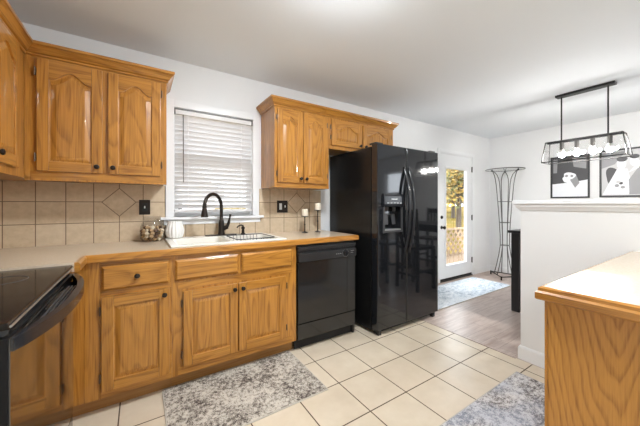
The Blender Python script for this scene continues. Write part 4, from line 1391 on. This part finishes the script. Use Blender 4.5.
build('rail', B().box(LX0 - 0.7, LX1 + 0.7, 3.985, 4.03, LZ0 - 0.045, LZ0), 'lattice', lf)

def tree(name, label, x, y, h, cr, n, mats, seed, trunk_r=0.18, leaf=1.0):
    rnd = random.Random(seed)
    t = thing(name, label, 'tree', (x, y, -0.5))
    b = B()
    b.tube([(x, y, -0.5), (x + 0.05, y, h * 0.3), (x - 0.05, y, h * 0.6), (x, y, h * 0.85)], [trunk_r, trunk_r * 0.8, trunk_r * 0.5, 0.05], 10)
    for k in range(7):
        a = rnd.uniform(0, 2 * PI)
        z0 = h * rnd.uniform(0.28, 0.6)
        b.tube([(x, y, z0), (x + math.cos(a) * cr * 0.4, y + math.sin(a) * cr * 0.4, z0 + h * 0.15), (x + math.cos(a) * cr * 0.8, y + math.sin(a) * cr * 0.8, z0 + h * 0.25)], [trunk_r * 0.4, trunk_r * 0.25, 0.02], 6)
    build('trunk', b, 'bark', t)
    bm = bmesh.new()
    clumps = [(rnd.gauss(0, 0.45) * cr, rnd.gauss(0, 0.45) * cr, h * 0.66 + rnd.gauss(0, 0.17) * h) for _ in range(26)]
    fb = B()
    for k in range(n):
        c = clumps[rnd.randrange(len(clumps))]
        p = Vector((x + c[0] + rnd.gauss(0, 0.2) * cr, y + c[1] + rnd.gauss(0, 0.2) * cr, c[2] + rnd.gauss(0, 0.07) * h))
        d1 = Vector((rnd.gauss(0, 1), rnd.gauss(0, 1), rnd.gauss(0, 1))).normalized()
        d2 = d1.orthogonal().normalized()
        s = rnd.uniform(0.06, 0.13) * leaf
        vs_ = [fb.bm.verts.new(p + d1 * s), fb.bm.verts.new(p + d2 * s * 0.6), fb.bm.verts.new(p - d1 * s), fb.bm.verts.new(p - d2 * s * 0.6)]
        f = fb.bm.faces.new(vs_)
        f.material_index = rnd.randrange(len(mats))
    bm.free()
    me = bpy.data.meshes.new('foliage')
    base = Vector(t.location)
    for v in fb.bm.verts:
        v.co -= base
    fb.bm.to_mesh(me)
    fb.bm.free()
    for m in mats:
        me.materials.append(M[m])
    o = bpy.data.objects.new('foliage', me)
    COL.objects.link(o)
    o.parent = t
    o['kind'] = 'stuff'
tree('autumn_tree', 'golden autumn tree seen through the door glass', 14.6, 8.7, 4.8, 2.0, 3800, ['leaf_gold', 'leaf_lime', 'leaf_gold', 'leaf_gold', 'leaf_green'], 3, 0.15)
tree('autumn_tree', 'tall yellow green tree farther back beyond the lawn', 34.0, 21.0, 8.5, 4.6, 4200, ['leaf_gold', 'leaf_lime', 'leaf_gold', 'leaf_green'], 9, 0.25, 3.2)
tree('shrub', 'low rounded shrub far across the lawn', 55.0, 34.0, 3.2, 7.0, 3600, ['leaf_green', 'leaf_lime', 'leaf_gold'], 12, 0.1, 4.0)

nh = thing('neighbour_house', 'pale house with gabled roof beyond the sink window', 'house', (-0.5, 10.0, -0.5))
ex, pk = 1.95, -1.2
b = B().prism([(-4.4, -0.5), (ex, -0.5), (ex, 1.65), (pk, 3.7), (-4.4, 1.65)], 'y', 9.0, 15.0)
build('wall', b, 'siding', nh)
b = B()
b.prism([(ex + 0.25, 1.49), (ex + 0.25, 1.62), (pk, 3.92), (-4.65, 1.62), (-4.65, 1.49), (pk, 3.76)], 'y', 8.75, 15.2)
build('roof', b, 'roofing', nh)
wb = build('window', B().box(0.2, 1.1, 8.97, 8.999, 0.3, 1.4), 'trim', nh)
build('pane', B().box(0.26, 1.04, 8.955, 8.969, 0.36, 1.34), 'blackglass', wb)
